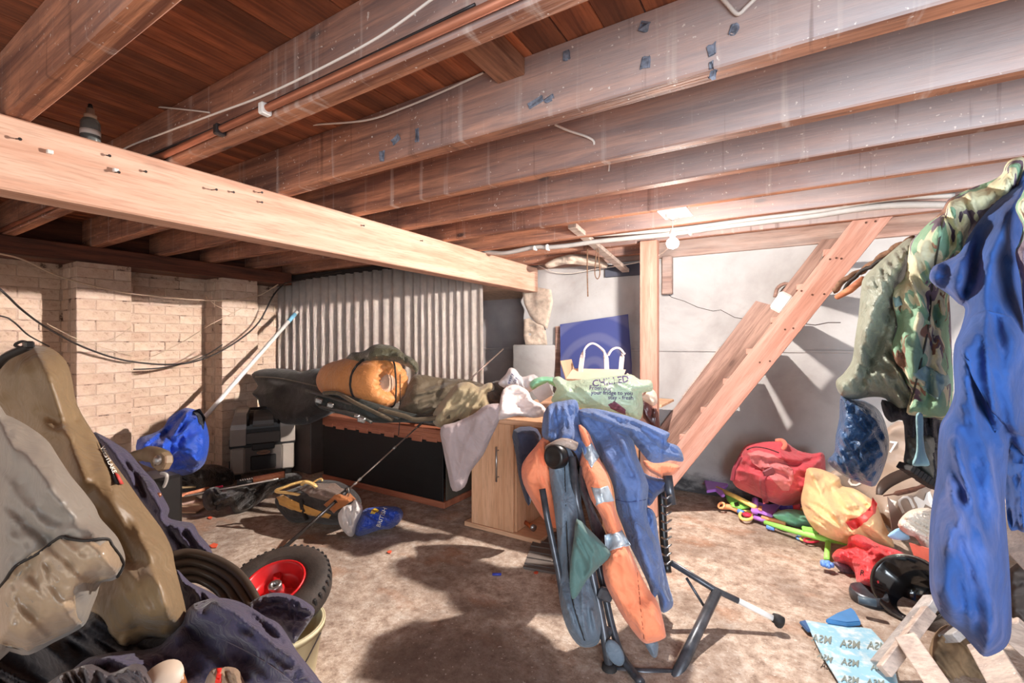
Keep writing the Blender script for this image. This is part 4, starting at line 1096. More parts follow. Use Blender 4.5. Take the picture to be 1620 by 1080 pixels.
# --- white broom handle leaning in the corner
pa = Vector((-4.02, 1.58, .28)); pb = P(470, 493, 4.66)
pole = empty('pole', pa, 'long white pole leaning against the corrugated sheet in the corner', 'pole')
bm = bmnew(); tube(bm, [pa, pb], .018, 12); obj('shaft', bm, M['white_plastic'], pole, True)
bm = bmnew(); tube(bm, [pb.lerp(pa, .085), pb.lerp(pa, .02)], .0195, 12); obj('label_band', bm, m_plain('pale_blue', srgb(120, 178, 206), .4), pole, True)

# --- blue puffer coat
M['blue_nylon'] = m_cloth('blue_nylon', srgb(30, 78, 190), var=.12, rough=.45, fold=.6, fscale=24)
c = cl('blue_coat', 'bright blue padded coat slumped against the brick wall', 'coat',
   [(217, 696), (240, 686), (258, 676), (268, 660), (285, 648), (298, 645), (312, 650), (322, 660), (330, 685), (330, 710), (322, 735), (300, 750), (270, 752), (255, 745), (235, 738), (218, 728)],
   [(225, 710, 3.2), (300, 660, 3.4), (310, 740, 3.3)], M['blue_nylon'], crumple=.02, thick=.13, R=26, folds=((-40, 18, .05),), lines=(([(262, 680), (272, 700), (268, 730)], 3, -.03), ([(275, 695), (290, 712), (310, 716)], 3, -.025), ([(300, 660), (290, 690)], 5, .02)), seed=17)
c.strip('collar', [(305, 650), (316, 646), (325, 660), (322, 680), (314, 668)], m_cloth('coat_lining', srgb(30, 30, 44)), c.o, off=.006)
# ------------------------------------------------------------------ folded bedchair piled with work clothes
M['tube_blk'] = m_plain('tube_black', srgb(78, 80, 86), .35, metal=.4, var=.35, scale=30)
M['pad'] = m_cloth('grey_padding', srgb(104, 118, 132), var=.18, rough=.6, fold=.5)
M['hivis'] = m_cloth('orange_hivis', srgb(250, 146, 104), var=.07, rough=.8, fold=.4)
M['reflect'] = m_plain('reflective', srgb(196, 206, 214), .35, var=.25, scale=30, metal=.3)
M['workblue'] = m_cloth('work_blue', srgb(92, 114, 162), var=.22, rough=.85, fold=.45, fscale=20)
bc = empty('bedchair', P(960, 1050, 1.75), 'folded black and grey camp bedchair standing upright under the work clothes', 'bedchair')
def tb_(name, pts, r, mat='tube_blk', k=4, seg=10, par=None):
    bm = bmnew(); tube(bm, smoothpts([P(*p) for p in pts], k) if k > 1 else [P(*p) for p in pts], r, seg); return obj(name, bm, M[mat], par or bc, True)
c = Cloth([(868, 724), (874, 706), (890, 702), (905, 715), (914, 745), (920, 800), (925, 850), (935, 900), (945, 950), (952, 985), (950, 1010), (940, 1022), (918, 1022), (900, 1000), (888, 965), (882, 920), (882, 860), (876, 800), (870, 760)],
  [(885, 710, 2.02), (890, 860, 1.88), (930, 1010, 1.74)], thick=.055, R=16, folds=((82, 20, .012),), lines=(([(893, 730), (896, 850), (905, 960), (925, 1015)], 3, -.02), ([(912, 760), (918, 880), (935, 960)], 3, -.015)), seed=31)
pad = c.build('padded_bed', M['pad'], bc)
seam(c, 'piping', [(893, 730), (897, 850), (904, 940), (925, 1012)], M['black_rubber'], .003, .001, pad)
bm = bmnew(); pc = P(880, 722, 1.93); lathe(bm, [(0, -.03), (.042, -.03), (.05, -.02), (.05, .02), (.04, .03), (.036, .026), (0, .026)], axisframe(pc, (-.2, -1, .1)), 24); obj('end_knob', bm, M['black_pl'], bc, True)
tb_('cross_tube', [(866, 712, 1.97), (890, 700, 1.95), (912, 706, 1.95)], .02, 'grey_wood')
tb_('frame_tube', [(858, 773, 1.93), (866, 820, 1.90), (884, 905, 1.84), (893, 960, 1.80)], .014, k=1)
tb_('frame_tube', [(905, 722, 1.95), (912, 790, 1.90), (925, 850, 1.86)], .017, k=1)
tb_('leg_tube', [(925, 840, 1.86), (935, 900, 1.82), (950, 970, 1.76), (960, 1030, 1.71), (964, 1058, 1.70)], .017)
tb_('leg_tube', [(940, 860, 1.90), (955, 930, 1.85), (968, 990, 1.79), (985, 1040, 1.72), (1015, 1080, 1.60)], .015)
tb_('frame_tube', [(1056, 752, 2.05), (1063, 798, 2.02)], .02, k=1)
tb_('frame_tube', [(1046, 770, 2.15), (1050, 850, 2.1), (1056, 905, 2.02)], .018, 'black_pl')
tb_('cross_bar', [(966, 1058, 1.695), (1020, 1062, 1.68), (1072, 1063, 1.68)], .011, k=1)
for k in range(9):
    y = 785+k*13; tb_('spring', [(1047, y, 2.04), (1054, y+3, 1.99), (1062, y-2, 2.0)], .004, 'steel', seg=6)
bm = bmnew(); lathe(bm, [(0, -.02), (.026, -.02), (.03, 0), (.026, .03), (0, .03)], axisframe(P(964, 1064, 1.69), (0, 0, 1)), 14); obj('foot', bm, M['black_rubber'], bc, True)
for (px, py, d) in ((932, 888, 1.80), (955, 1000, 1.74), (958, 940, 1.76)):
    bm = bmnew(); bx(bm, (-.03, -.012, -.025), (.03, .012, .025), .008, Matrix.Translation(P(px, py, d)) @ Matrix.Rotation(.7, 4, 'Z') @ Matrix.Rotation(.4, 4, 'Y')); obj('hinge', bm, M['tube_blk'], bc)
bm = bmnew(); M_ = axisframe(P(972, 1030, 1.70), -(_Fw), (.5, 0, -.8)); lathe(bm, [(0, 0), (.05, 0), (.052, .01), (.04, .016), (0, .016)], M_, 18, 1, .55); obj('hinge_plate', bm, M['pad'], bc, True)
# extended leg on the floor side
tb_('leg_tube', [(1062, 890, 1.99), (1130, 932, 1.965), (1168, 950, 1.94)], .013, k=1)
tb_('leg_sleeve', [(1168, 950, 1.94), (1224, 978, 1.905)], .012, 'white_plastic', k=1)
bm = bmnew(); lathe(bm, [(0, -.02), (.018, -.02), (.022, 0), (.018, .02), (0, .02)], axisframe(P(1231, 980, 1.90), P(1231, 980, 1.9)-P(1224, 977, 1.905)), 12); bmesh.ops.create_icosphere(bm, subdivisions=2, radius=.018, matrix=Matrix.Translation(P(1232, 986, 1.90))); obj('foot', bm, M['black_rubber'], bc, True)
tb_('leg_tube', [(1134, 936, 1.96), (1098, 1010, 1.80), (1060, 1090, 1.63)], .021, k=1)
tb_('brace', [(1086, 914, 1.97), (1116, 962, 1.93)], .006, k=1)

# orange coverall, left bulge + long sleeve
c = cl('orange_coverall', 'bright orange work coverall hanging behind the grey padding, left side', 'clothing',
   [(847, 706), (858, 692), (870, 690), (880, 700), (892, 706), (905, 760), (906, 800), (900, 832), (880, 836), (862, 824), (845, 798), (828, 765), (825, 740), (832, 724)],
   [(850, 760, 2.14)], M['hivis'], crumple=.008, thick=.07, R=18, folds=((75, 18, .02),), lines=(([(838, 780), (850, 800), (870, 815)], 3, -.015), ([(870, 700), (868, 740)], 3, -.02)), seed=33)
c = cl('orange_sleeve', 'long orange reflective-banded trouser leg hanging in front, ending near the floor', 'clothing',
   [(915, 672), (930, 682), (938, 700), (947, 722), (960, 748), (968, 775), (972, 800), (984, 835), (995, 865), (1010, 900), (1025, 930), (1042, 955), (1053, 1000), (1050, 1010), (1030, 1017), (1018, 1016), (1003, 1000), (985, 975), (968, 945), (957, 920), (953, 890), (962, 870), (960, 845), (950, 815), (935, 790), (925, 760), (917, 735), (922, 705)],
   [(930, 690, 2.0), (965, 820, 1.80), (1000, 900, 1.72), (1035, 1000, 1.66)], M['hivis'], crumple=.008, thick=.045, R=16, folds=((68, 18, .012),), lines=(([(1008, 900), (1012, 960), (1020, 1012)], 2, -.010), ([(952, 840), (990, 850)], 4, .012), ([(985, 880), (990, 930)], 6, .01)), seed=35)
c.strip('reflective_band', [(935, 770), (962, 768), (972, 792), (943, 800)], M['reflect'], c.o, off=.004)
c.strip('reflective_band', [(956, 846), (984, 838), (998, 862), (958, 874)], M['reflect'], c.o, off=.004)
c.strip('reflective_band', [(920, 708), (936, 700), (948, 722), (936, 740), (924, 722)], M['reflect'], c.o, off=.004)
seam(c, 'stitching', [(1008, 905), (1013, 955), (1019, 1010)], m_plain('stitch_dark', srgb(140, 70, 50), .8), .0015, .001)
cl('orange_cuff', 'peach orange cuff poking out under the blue sleeve, right side', 'clothing',
   [(1018, 728), (1040, 732), (1060, 732), (1076, 738), (1066, 750), (1050, 752), (1056, 760), (1036, 750), (1024, 742)], [(1045, 742, 2.08)], M['hivis'], crumple=.008, thick=.03, R=7, folds=((20, 12, .01),), seed=37)
cl('grey_cuff', 'slate grey trouser cuff hanging below the orange leg end', 'clothing',
   [(1019, 1012), (1040, 1014), (1040, 1036), (1034, 1040), (1026, 1030)], [(1030, 1025, 1.70)], M['pad'], thick=.02, R=7, folds=((80, 8, .006),), seed=38)
# blue overalls
c = cl('blue_hood', 'blue work overalls bunched over the top of the bedchair, beside the grey knob', 'overalls',
   [(862, 650), (872, 638), (890, 634), (910, 632), (916, 645), (918, 670), (924, 690), (934, 705), (938, 722), (920, 735), (912, 720), (905, 712), (896, 712), (886, 708), (878, 712), (872, 700), (858, 690), (858, 668)],
   [(885, 650, 2.20), (900, 710, 2.05)], M['workblue'], crumple=.014, thick=.07, R=16, folds=((85, 15, .028),), lines=(([(870, 645), (874, 690)], 4, .02), ([(892, 650), (890, 690)], 4, .025), ([(906, 650), (905, 690)], 3, .02), ([(880, 660), (882, 700)], 3, -.03)), seed=41)
c = cl('blue_overalls', 'faded blue work overalls hanging down the right side of the bedchair', 'overalls',
   [(914, 650), (930, 648), (960, 652), (985, 665), (1000, 690), (1008, 720), (1018, 745), (1026, 770), (1024, 800), (1030, 835), (1040, 860), (1048, 900), (1055, 935), (1062, 950), (1058, 965), (1046, 967), (1040, 940), (1034, 950), (1026, 925), (1010, 890), (995, 860), (986, 835), (975, 805), (970, 770), (958, 740), (944, 715), (934, 700), (920, 690), (914, 672)],
   [(930, 660, 2.18), (1000, 740, 2.0), (1040, 930, 1.86)], M['workblue'], crumple=.014, thick=.07, R=22, folds=((62, 22, .02),), lines=(([(922, 665), (950, 700), (985, 760), (1010, 840), (1030, 930)], 6, .03), ([(940, 660), (975, 700), (1000, 750)], 5, -.03), ([(985, 700), (1012, 760), (1010, 800)], 4, .02), ([(972, 785), (1020, 790)], 2.5, -.008)), seed=43)
seam(c, 'stitching', [(974, 790), (995, 794), (1022, 790)], m_plain('stitch_blue', srgb(60, 72, 120), .8), .0015, .001)
c = cl('blue_sleeve', 'blue overall sleeve stretched to the right over the bedchair, cuff folded', 'overalls',
   [(916, 648), (940, 646), (970, 652), (1000, 660), (1030, 672), (1050, 680), (1060, 686), (1055, 698), (1072, 705), (1080, 718), (1080, 730), (1060, 728), (1045, 732), (1028, 730), (1012, 712), (996, 695), (970, 680), (940, 668), (920, 662)],
   [(930, 655, 2.14), (1060, 710, 2.02)], M['workblue'], crumple=.014, thick=.055, R=12, folds=((22, 15, .02),), lines=(([(940, 655), (1000, 680), (1030, 715)], 4, .025), ([(960, 652), (1010, 668), (1050, 690)], 4, .02), ([(930, 662), (985, 685), (1010, 705)], 3, -.03), ([(1048, 684), (1046, 728)], 2.5, -.02)), seed=45)
cl('blue_bundle', 'crumpled blue overall leg tucked behind the right hand frame tube', 'overalls',
   [(1010, 745), (1026, 752), (1040, 756), (1056, 760), (1052, 775), (1040, 784), (1028, 800), (1020, 790)], [(1035, 770, 2.10)], m_cloth('work_blue_dark', srgb(58, 74, 118)), thick=.05, R=9, folds=((30, 12, .02),), seed=47)
cl('blue_trouser_end', 'dark blue trouser leg hanging lowest on the right of the bedchair', 'overalls',
   [(1022, 805), (1036, 812), (1042, 850), (1050, 890), (1058, 925), (1065, 950), (1062, 962), (1048, 966), (1043, 930), (1034, 890), (1026, 850)], [(1045, 880, 1.98)], M['workblue'], crumple=.014, thick=.04, R=10, folds=((75, 12, .015),), seed=48)
# green cloth triangle
M['green_cl'] = m_cloth('green_canvas', srgb(84, 116, 112), var=.1, rough=.8, fold=.3)
c = cl('green_pouch', 'grey green triangular cloth hanging over the grey padding', 'cloth',
   [(912, 820), (930, 835), (950, 855), (967, 876), (950, 895), (928, 918), (914, 942), (905, 947), (901, 925), (902, 890), (908, 850)], [(912, 840, 1.72), (945, 880, 1.70), (908, 935, 1.68)], M['green_cl'], thick=.02, R=8, folds=((60, 22, .012),), lines=(([(915, 830), (940, 870), (930, 915)], 5, .012),), seed=51, smooth=2, back=.3)
cl('dark_lining', 'dark maroon lining showing between the grey padding and the orange leg', 'cloth',
   [(918, 735), (926, 760), (938, 800), (952, 830), (960, 850), (958, 876), (946, 870), (936, 840), (926, 800), (916, 770)], [(935, 800, 1.93)], m_cloth('maroon', srgb(58, 36, 38)), thick=.03, R=8, folds=((70, 10, .012),), seed=52)
# ------------------------------------------------------------------ hanging clothes on the right
def m_camo():
    m, nt, b = newmat('camouflage')
    v = coords(nt, (1, 1, .7))
    n1 = noise_n(nt, v, 5.5, 2, .5, .8); n2 = noise_n(nt, coords(nt, (1.1, 1, .8)), 6.5, 2, .5, 1.0); n3 = noise_n(nt, coords(nt, (1, 1.2, .6)), 8, 2, .5, .6)
    c = ramp(nt, n1, [(.0, srgb(204, 204, 168)), (.49, srgb(214, 212, 178)), (.50, srgb(138, 178, 146))])
    c = mixc(nt, ramp(nt, n2, [(.53, (0, 0, 0)), (.54, (1, 1, 1))]), c, srgb(112, 98, 112))
    c = mixc(nt, ramp(nt, n3, [(.60, (0, 0, 0)), (.61, (1, 1, 1))]), c, srgb(140, 104, 84))
    nt.links.new(c, b.inputs['Base Color']); b.inputs['Roughness'].default_value = .8
    bump(nt, b, noise_n(nt, coords(nt), 16, 3, .5, .8), .4, .04)
    return m
M['camo'] = m_camo()
M['fleece'] = m_cloth('blue_fleece', srgb(40, 76, 138), var=.3, rough=1.0, sheen=.2, fold=.25, fscale=9)
_fn = M['fleece'].node_tree; _fb = _fn.nodes['Principled BSDF']; _src = _fb.inputs['Base Color'].links[0].from_socket
_fc = mixc(_fn, ramp(_fn, noise_n(_fn, coords(_fn, (1, 1, .5)), 6.5, 5, .65), [(.52, (0, 0, 0)), (.72, (.5,)*3)]), _src, srgb(116, 122, 166))
_fn.links.new(_fc, _fb.inputs['Base Color'])
M['fleece'].node_tree.nodes['Principled BSDF'].inputs['Sheen Tint'].default_value = srgb(210, 196, 214)
M['fleece'].node_tree.nodes['Principled BSDF'].inputs['Sheen Weight'].default_value = .12
M['olive_wax'] = m_cloth('olive_wax', srgb(142, 150, 132), var=.2, rough=.5, fold=.6, fscale=20)
M['bag_blue'] = m_cloth('blue_poly', srgb(48, 88, 132), var=.3, rough=.35, fold=.7, fscale=22)
# waxed jacket
c = cl('olive_jacket', 'grey green waxed jacket hanging highest against the stairs, left of the camouflage one', 'jacket',
   [(1437, 377), (1452, 380), (1448, 400), (1436, 430), (1432, 470), (1428, 500), (1440, 560), (1450, 600), (1452, 630), (1430, 655), (1415, 648), (1400, 630), (1375, 628), (1350, 632), (1330, 625), (1322, 604), (1335, 590), (1348, 570), (1352, 540), (1358, 500), (1362, 460), (1366, 440), (1385, 420), (1410, 398)],
   [(1440, 385, 1.95), (1340, 600, 2.05), (1440, 620, 1.92)], M['olive_wax'], crumple=.014, thick=.11, R=24, folds=((68, 18, .03), (20, 24, .01)), lines=(([(1440, 400), (1400, 450), (1370, 520), (1355, 590)], 9, .05), ([(1430, 440), (1395, 530), (1362, 610)], 6, -.04), ([(1345, 600), (1390, 590), (1440, 600)], 8, .03)), seed=61)
c = cl('blue_sack', 'shiny dark blue cloth sack hanging under the grey green jacket', 'sack',
   [(1330, 626), (1345, 630), (1362, 632), (1380, 640), (1395, 655), (1405, 685), (1406, 710), (1400, 735), (1385, 768), (1365, 765), (1340, 755), (1318, 740), (1309, 728), (1320, 715), (1322, 690), (1328, 660)],
   [(1340, 640, 2.08), (1360, 750, 2.02)], M['bag_blue'], crumple=.02, thick=.10, R=24, folds=((60, 20, .03), (-35, 16, .015)), lines=(([(1332, 628), (1360, 650), (1392, 672)], 4, .02),), seed=62)
band(c, 'strap', [(1332, 628), (1350, 640), (1372, 660), (1390, 670)], 9, m_cloth('strap_navy', srgb(44, 70, 112)), .006)
cl('dark_garment', 'black garment hanging behind the camouflage jacket, above the boot', 'clothing',
   [(1395, 632), (1420, 640), (1450, 640), (1490, 650), (1492, 760), (1470, 770), (1440, 750), (1432, 700), (1428, 665), (1410, 668), (1398, 655)], [(1440, 700, 1.90)], m_cloth('near_black', srgb(40, 38, 46)), thick=.06, R=14, folds=((80, 20, .02),), seed=63)
# strap / rope and stick by the stair
M['rope'] = m_plain('rope_brown', srgb(124, 92, 70), .85, var=.4, scale=60, bmp=.6)
for q, (pts, r, mt, lab) in enumerate((
   ([(1318, 462, 2.3), (1340, 440, 2.25), (1365, 428, 2.2), (1392, 408, 2.1), (1420, 390, 2.0), (1445, 378, 1.95)], .014, 'rope', 'thick brown twisted rope running from the stairs to the hanging jackets'),
   ([(1330, 470, 2.28), (1350, 440, 2.2), (1380, 420, 2.1), (1410, 405, 2.02), (1440, 385, 1.95)], .009, 'strap_blk', 'dark strap lying along the brown rope near the stairs'))):
    bm = bmnew(); sp = smoothpts([P(*p) for p in pts], 6); tube(bm, [p+Vector((.004*math.sin(i*1.3), 0, .004*math.cos(i*1.3))) for i, p in enumerate(sp)], r, 8)
    tag(obj('rope' if q == 0 else 'strap', bm, M[mt], None, True), lab, 'rope' if q == 0 else 'strap')
M['handle_w'] = m_wood('handle_wood', srgb(176, 104, 72), srgb(214, 146, 108), 'X', knots=0)
bm = bmnew(); tube(bm, [P(1324, 470, 2.3), P(1345, 458, 2.22), P(1366, 441, 2.14)], [.013, .018, .016], 10)
tag(obj('turned_stick', bm, M['handle_w'], None, True), 'short turned wooden handle stuck between the stairs and the grey green jacket', 'handle')
# camouflage jacket
c = cl('camouflage_jacket', 'green and brown camouflage jacket hanging between the grey green jacket and the blue fleece', 'jacket',
   [(1622, 250), (1600, 252), (1590, 262), (1585, 275), (1570, 285), (1540, 296), (1510, 310), (1498, 318), (1488, 336), (1470, 352), (1452, 370), (1440, 385), (1436, 410), (1430, 440), (1416, 455), (1412, 480), (1420, 515), (1410, 550), (1418, 575), (1428, 590), (1432, 605), (1440, 625), (1434, 652), (1450, 658), (1480, 662), (1498, 664), (1508, 650), (1508, 600), (1506, 560), (1504, 500), (1502, 460), (1512, 430), (1530, 400), (1560, 350), (1622, 290)],
   [(1610, 265, 1.60), (1500, 330, 1.66), (1430, 500, 1.80), (1470, 640, 1.78)], M['camo'], thick=.09, R=22, folds=((72, 26, .03),), lines=(([(1500, 330), (1470, 420), (1450, 520), (1445, 600)], 8, .03), ([(1520, 340), (1495, 420), (1480, 500), (1470, 640)], 5, -.04), ([(1425, 460), (1424, 540), (1430, 580)], 4, -.03)), seed=65)
c.strip('patch', [(1444, 590), (1464, 578), (1500, 592), (1504, 604), (1484, 634), (1468, 622), (1458, 612), (1466, 604), (1450, 598)], m_cloth('patch_teal', srgb(146, 182, 176)), c.o, off=.006)
c.strip('cuff_tab', [(1412, 470), (1424, 468), (1428, 482), (1416, 486)], m_cloth('patch_teal2', srgb(140, 176, 178)), c.o, off=.006)
seam(c, 'zip', [(1492, 345), (1476, 440), (1468, 520), (1450, 600), (1440, 640)], m_plain('zip_dark', srgb(60, 62, 52), .6), .003, .002)
cl('teal_strap', 'pale teal webbing strap dangling below the camouflage jacket over the boot', 'strap',
   [(1449, 656), (1460, 656), (1461, 690), (1464, 715), (1471, 735), (1458, 737), (1443, 735), (1449, 715), (1450, 690)], [(1456, 700, 1.66)], m_cloth('teal_web', srgb(146, 192, 200)), thick=.012, R=5, lines=(([(1455, 660), (1456, 732)], 1.5, -.006),), seed=66)
# boot
bt = empty('boot', P(1456, 745, 1.80), 'dark lace-up boot hanging by the blue fleece, below the camouflage jacket', 'boot')
M['boot'] = m_plain('boot_leather', srgb(84, 86, 80), .45, var=.35, scale=14, bmp=.2)
c = Cloth([(1434, 690), (1450, 686), (1480, 690), (1482, 730), (1480, 762), (1462, 752), (1444, 740), (1430, 732), (1432, 710)], [(1456, 720, 1.84)], thick=.05, R=14, folds=((60, 16, .008),), seed=67); up_ = c.build('upper', M['boot'], bt)
for k in range(9):
    t = k/8; x = 1431+t*47; y = 737+t*31; bm = bmnew(); beam(bm, P(x, y, 1.80), P(x+5.2, y+3.4, 1.80), .07, .028, bevel=.003); obj('sole_lug', bm, M['black_rubber'], bt)
# blue fleece
c = cl('blue_fleece', 'large fluffy blue fleece garment hanging at the right edge, reaching almost to the floor', 'clothing',
   [(1630, 285), (1610, 292), (1592, 305), (1570, 325), (1548, 350), (1530, 378), (1518, 400), (1494, 413), (1476, 422), (1470, 440), (1480, 452), (1500, 465), (1516, 480), (1527, 489), (1520, 520), (1510, 545), (1508, 580), (1510, 620), (1500, 650), (1488, 670), (1484, 700), (1482, 750), (1474, 800), (1470, 850), (1470, 900), (1472, 935), (1484, 965), (1500, 985), (1520, 1000), (1538, 1020), (1556, 1038), (1575, 1034), (1592, 1022), (1600, 1000), (1600, 950), (1596, 880), (1592, 830), (1590, 790), (1594, 740), (1600, 700), (1630, 690)],
   [(1600, 320, 1.52), (1500, 440, 1.50), (1550, 600, 1.38), (1530, 900, 1.30), (1560, 1020, 1.30)], M['fleece'], thick=.11, R=34, folds=((82, 60, .03),), lines=(([(1600, 330), (1570, 400), (1545, 480), (1530, 560), (1522, 640)], 16, .05), ([(1575, 350), (1548, 400), (1532, 460)], 9, -.05), ([(1515, 560), (1540, 620), (1575, 680), (1620, 695)], 6, -.03), ([(1505, 700), (1540, 780), (1500, 860)], 12, .03), ([(1478, 430), (1500, 440), (1520, 478)], 6, .02)), seed=71)
c.strip('sleeve_fold', [(1512, 545), (1522, 560), (1540, 600), (1568, 650), (1600, 685), (1630, 694), (1630, 540), (1600, 500), (1560, 490), (1530, 500)], M['fleece'], c.o, off=.018)
cl('blue_fleece_sleeve', 'dark blue fleece sleeve behind the large one at the right edge', 'clothing',
   [(1588, 690), (1630, 680), (1630, 830), (1610, 838), (1596, 834), (1590, 780)], [(1610, 760, 1.46)], M['fleece'], thick=.05, R=14, folds=((85, 20, .02),), seed=72)
cl('camouflage_sleeve', 'sliver of a camouflage sleeve at the far right edge over the fleece', 'clothing',
   [(1630, 305), (1614, 312), (1606, 328), (1612, 345), (1618, 360), (1612, 385), (1606, 400), (1614, 440), (1618, 480), (1622, 510), (1634, 515)], [(1618, 400, 1.28)], M['camo'], thick=.04, R=12, folds=((85, 16, .01),), seed=73)
# ------------------------------------------------------------------ floor clutter right
# red holdall
M['red_nyl'] = m_cloth('red_canvas', srgb(192, 66, 76), var=.12, rough=.65, fold=.4)
c = cl('red_holdall', 'red canvas holdall on the floor against the back wall', 'bag',
   [(1157, 755), (1162, 735), (1170, 718), (1180, 704), (1200, 699), (1228, 698), (1240, 697), (1262, 712), (1285, 717), (1302, 716), (1306, 735), (1304, 770), (1290, 790), (1270, 796), (1240, 800), (1215, 792), (1185, 780), (1165, 770)],
   [(1165, 760, 3.18), (1230, 780, 3.0), (1300, 730, 3.02)], M['red_nyl'], crumple=.014, thick=.15, R=26, folds=((20, 26, .018),), lines=(([(1175, 725), (1200, 718), (1235, 735), (1258, 765)], 3, .02), ([(1220, 730), (1260, 735), (1300, 722)], 4, -.04), ([(1190, 750), (1230, 760)], 8, .03)), seed=75)
c.strip('pocket', [(1182, 716), (1200, 712), (1222, 718), (1240, 728), (1254, 742), (1256, 758), (1248, 776), (1238, 776), (1225, 762), (1206, 744), (1190, 732)], m_cloth('red_faded', srgb(204, 112, 112)), c.o, off=.008)
band(c, 'webbing', [(1212, 745), (1206, 760), (1208, 780), (1212, 796)], 9, m_cloth('red_web', srgb(168, 62, 72)), .014)
band(c, 'webbing', [(1172, 722), (1162, 740), (1158, 760)], 6, m_cloth('red_web2', srgb(140, 46, 60)), .01)
bm = bmnew(); bx(bm, (-.035, -.008, -.02), (.035, .008, .02), .005, Matrix.Translation(P(1216, 746, 2.84)) @ Matrix.Rotation(.5, 4, 'Z') @ Matrix.Rotation(-.5, 4, 'Y')); obj('buckle', bm, m_plain('buckle_red', srgb(130, 60, 70), .4), c.o)
bm = bmnew(); sp = smoothpts([P(1222, 714, 3.0), P(1236, 712, 2.96), P(1242, 704, 2.96), P(1238, 697, 3.02), P(1228, 697, 3.06)], 6); tube(bm, sp, .014, 8); obj('grab_handle', bm, m_cloth('handle_pink', srgb(216, 118, 96)), c.o, True)
seam(c, 'zip', [(1182, 711), (1196, 707), (1215, 710), (1232, 716)], m_plain('zip_blk', srgb(60, 30, 34), .5), .004, .003)

# beach toys
def toycol(n, c_): M[n] = m_plain(n, srgb(*[min(255, q+14) for q in c_]), .4, var=.04)
for n, c_ in (('toy_purple', (176, 116, 212)), ('toy_yellow', (246, 206, 112)), ('toy_green', (150, 228, 100)), ('toy_orange', (244, 158, 104)), ('toy_blue', (92, 142, 222)), ('toy_red', (220, 40, 70)), ('toy_teal', (116, 180, 154))): toycol(n, c_)
def tube_obj(name, pts, r, mat, parent, seg=10):
    bm = bmnew(); tube(bm, pts, r, seg); return obj(name, bm, M[mat] if isinstance(mat, str) else mat, parent, True)
def flat(name, pxy, z, th, mat, parent, label=None, cat=None):
    pts = [PZ(x, y, z) for x, y in pxy]
    bm = bmnew(); prism(bm, [(p.x, p.y) for p in pts], th, Matrix.Translation((0, 0, z)))
    bmesh.ops.recalc_face_normals(bm, faces=bm.faces); bmesh.ops.bevel(bm, geom=[e for e in bm.edges if len(e.link_faces) == 2 and e.calc_face_angle(0) > .8], offset=min(.004, th*.3), segments=2, affect='EDGES')
    o = obj(name, bm, mat, parent)
    if label: tag(o, label, cat)
    return o
sp1 = empty('toy_spade', PZ(1140, 780, 0), 'purple toy spade with a long yellow handle, left end of the toy heap', 'toy')
flat('blade', [(1113, 756), (1119, 755), (1126, 764), (1150, 762), (1152, 770), (1146, 776), (1140, 774), (1147, 786), (1142, 787), (1132, 778), (1118, 780), (1116, 770)], .09, .02, M['toy_purple'], sp1)
tube_obj('shaft', [PZ(1134, 772, .10), PZ(1165, 786, .10), PZ(1195, 802, .10)], .016, 'toy_yellow', sp1)
sp2 = empty('toy_shovel', PZ(1215, 812, 0), 'purple toy shovel head with a tube socket, in front of the red bag', 'toy')
flat('blade', [(1190, 790), (1200, 798), (1215, 802), (1235, 800), (1222, 819), (1200, 812), (1188, 810)], .07, .02, M['toy_purple'], sp2)
tube_obj('socket', [PZ(1194, 812, .06), PZ(1195, 789, .13)], .019, 'toy_purple', sp2)
flat('label', [(1200, 800), (1206, 801), (1205, 808), (1199, 806)], .095, .004, M['toy_orange'], sp2)
sp3 = empty('toy_rake', PZ(1165, 795, 0), 'lime green toy spade with an oval hole under the yellow handle', 'toy')
flat('blade', [(1146, 780), (1160, 784), (1178, 792), (1188, 798), (1186, 804), (1172, 806), (1158, 802), (1150, 792)], .045, .018, M['toy_green'], sp3)
flat('grip_hole', [(1161, 795), (1168, 794), (1170, 800), (1163, 801)], .064, .002, M['black_pl'], sp3)
sp4 = empty('toy_scoop', PZ(1150, 805, 0), 'orange toy scoop handle on the floor in front of the green one', 'toy')
tube_obj('shaft', [PZ(1142, 800, .03), PZ(1156, 802, .03), PZ(1170, 808, .03)], [.026, .018, .018], 'toy_orange', sp4)
tube_obj('collar', [PZ(1168, 808, .03), PZ(1176, 811, .03)], .016, 'toy_blue', sp4)
bm = bmnew(); lathe(bm, [(.015, 0), (.028, .002), (.03, .006), (.028, .01), (.015, .01)], axisframe(PZ(1142, 800, .045), (-.4, -.6, .7)), 16); obj('ring', bm, M['toy_orange'], sp4, True)
sp5 = empty('toy_rattle', PZ(1180, 815, 0), 'yellow and red toy ring with a purple and orange handle', 'toy')
bm = bmnew(); tube(bm, [PZ(1181+11*math.cos(t*.5236), 815+7*math.sin(t*.5236), .03) for t in range(12)], .010, 8, closed=True); obj('ring', bm, M['toy_yellow'], sp5, True)
bm = bmnew(); bmesh.ops.create_icosphere(bm, subdivisions=2, radius=.03, matrix=Matrix.Translation(PZ(1182, 814, .03)) @ Matrix.Scale(.5, 4, (0, 0, 1))); obj('disc', bm, M['toy_red'], sp5, True)
tube_obj('handle', [PZ(1193, 818, .035), PZ(1212, 824, .035)], .014, 'toy_purple', sp5)
tube_obj('handle_end', [PZ(1205, 818, .05), PZ(1225, 823, .05), PZ(1242, 829, .05)], .013, 'toy_orange', sp5)
bl_ = empty('toy_ball', PZ(1245, 805, 0), 'red and blue toy maraca in front of the red bag', 'toy')
bm = bmnew(); bmesh.ops.create_uvsphere(bm, u_segments=18, v_segments=12, radius=.055, matrix=Matrix.Translation(PZ(1252, 800, .06))); obj('head', bm, M['toy_red'], bl_, True)
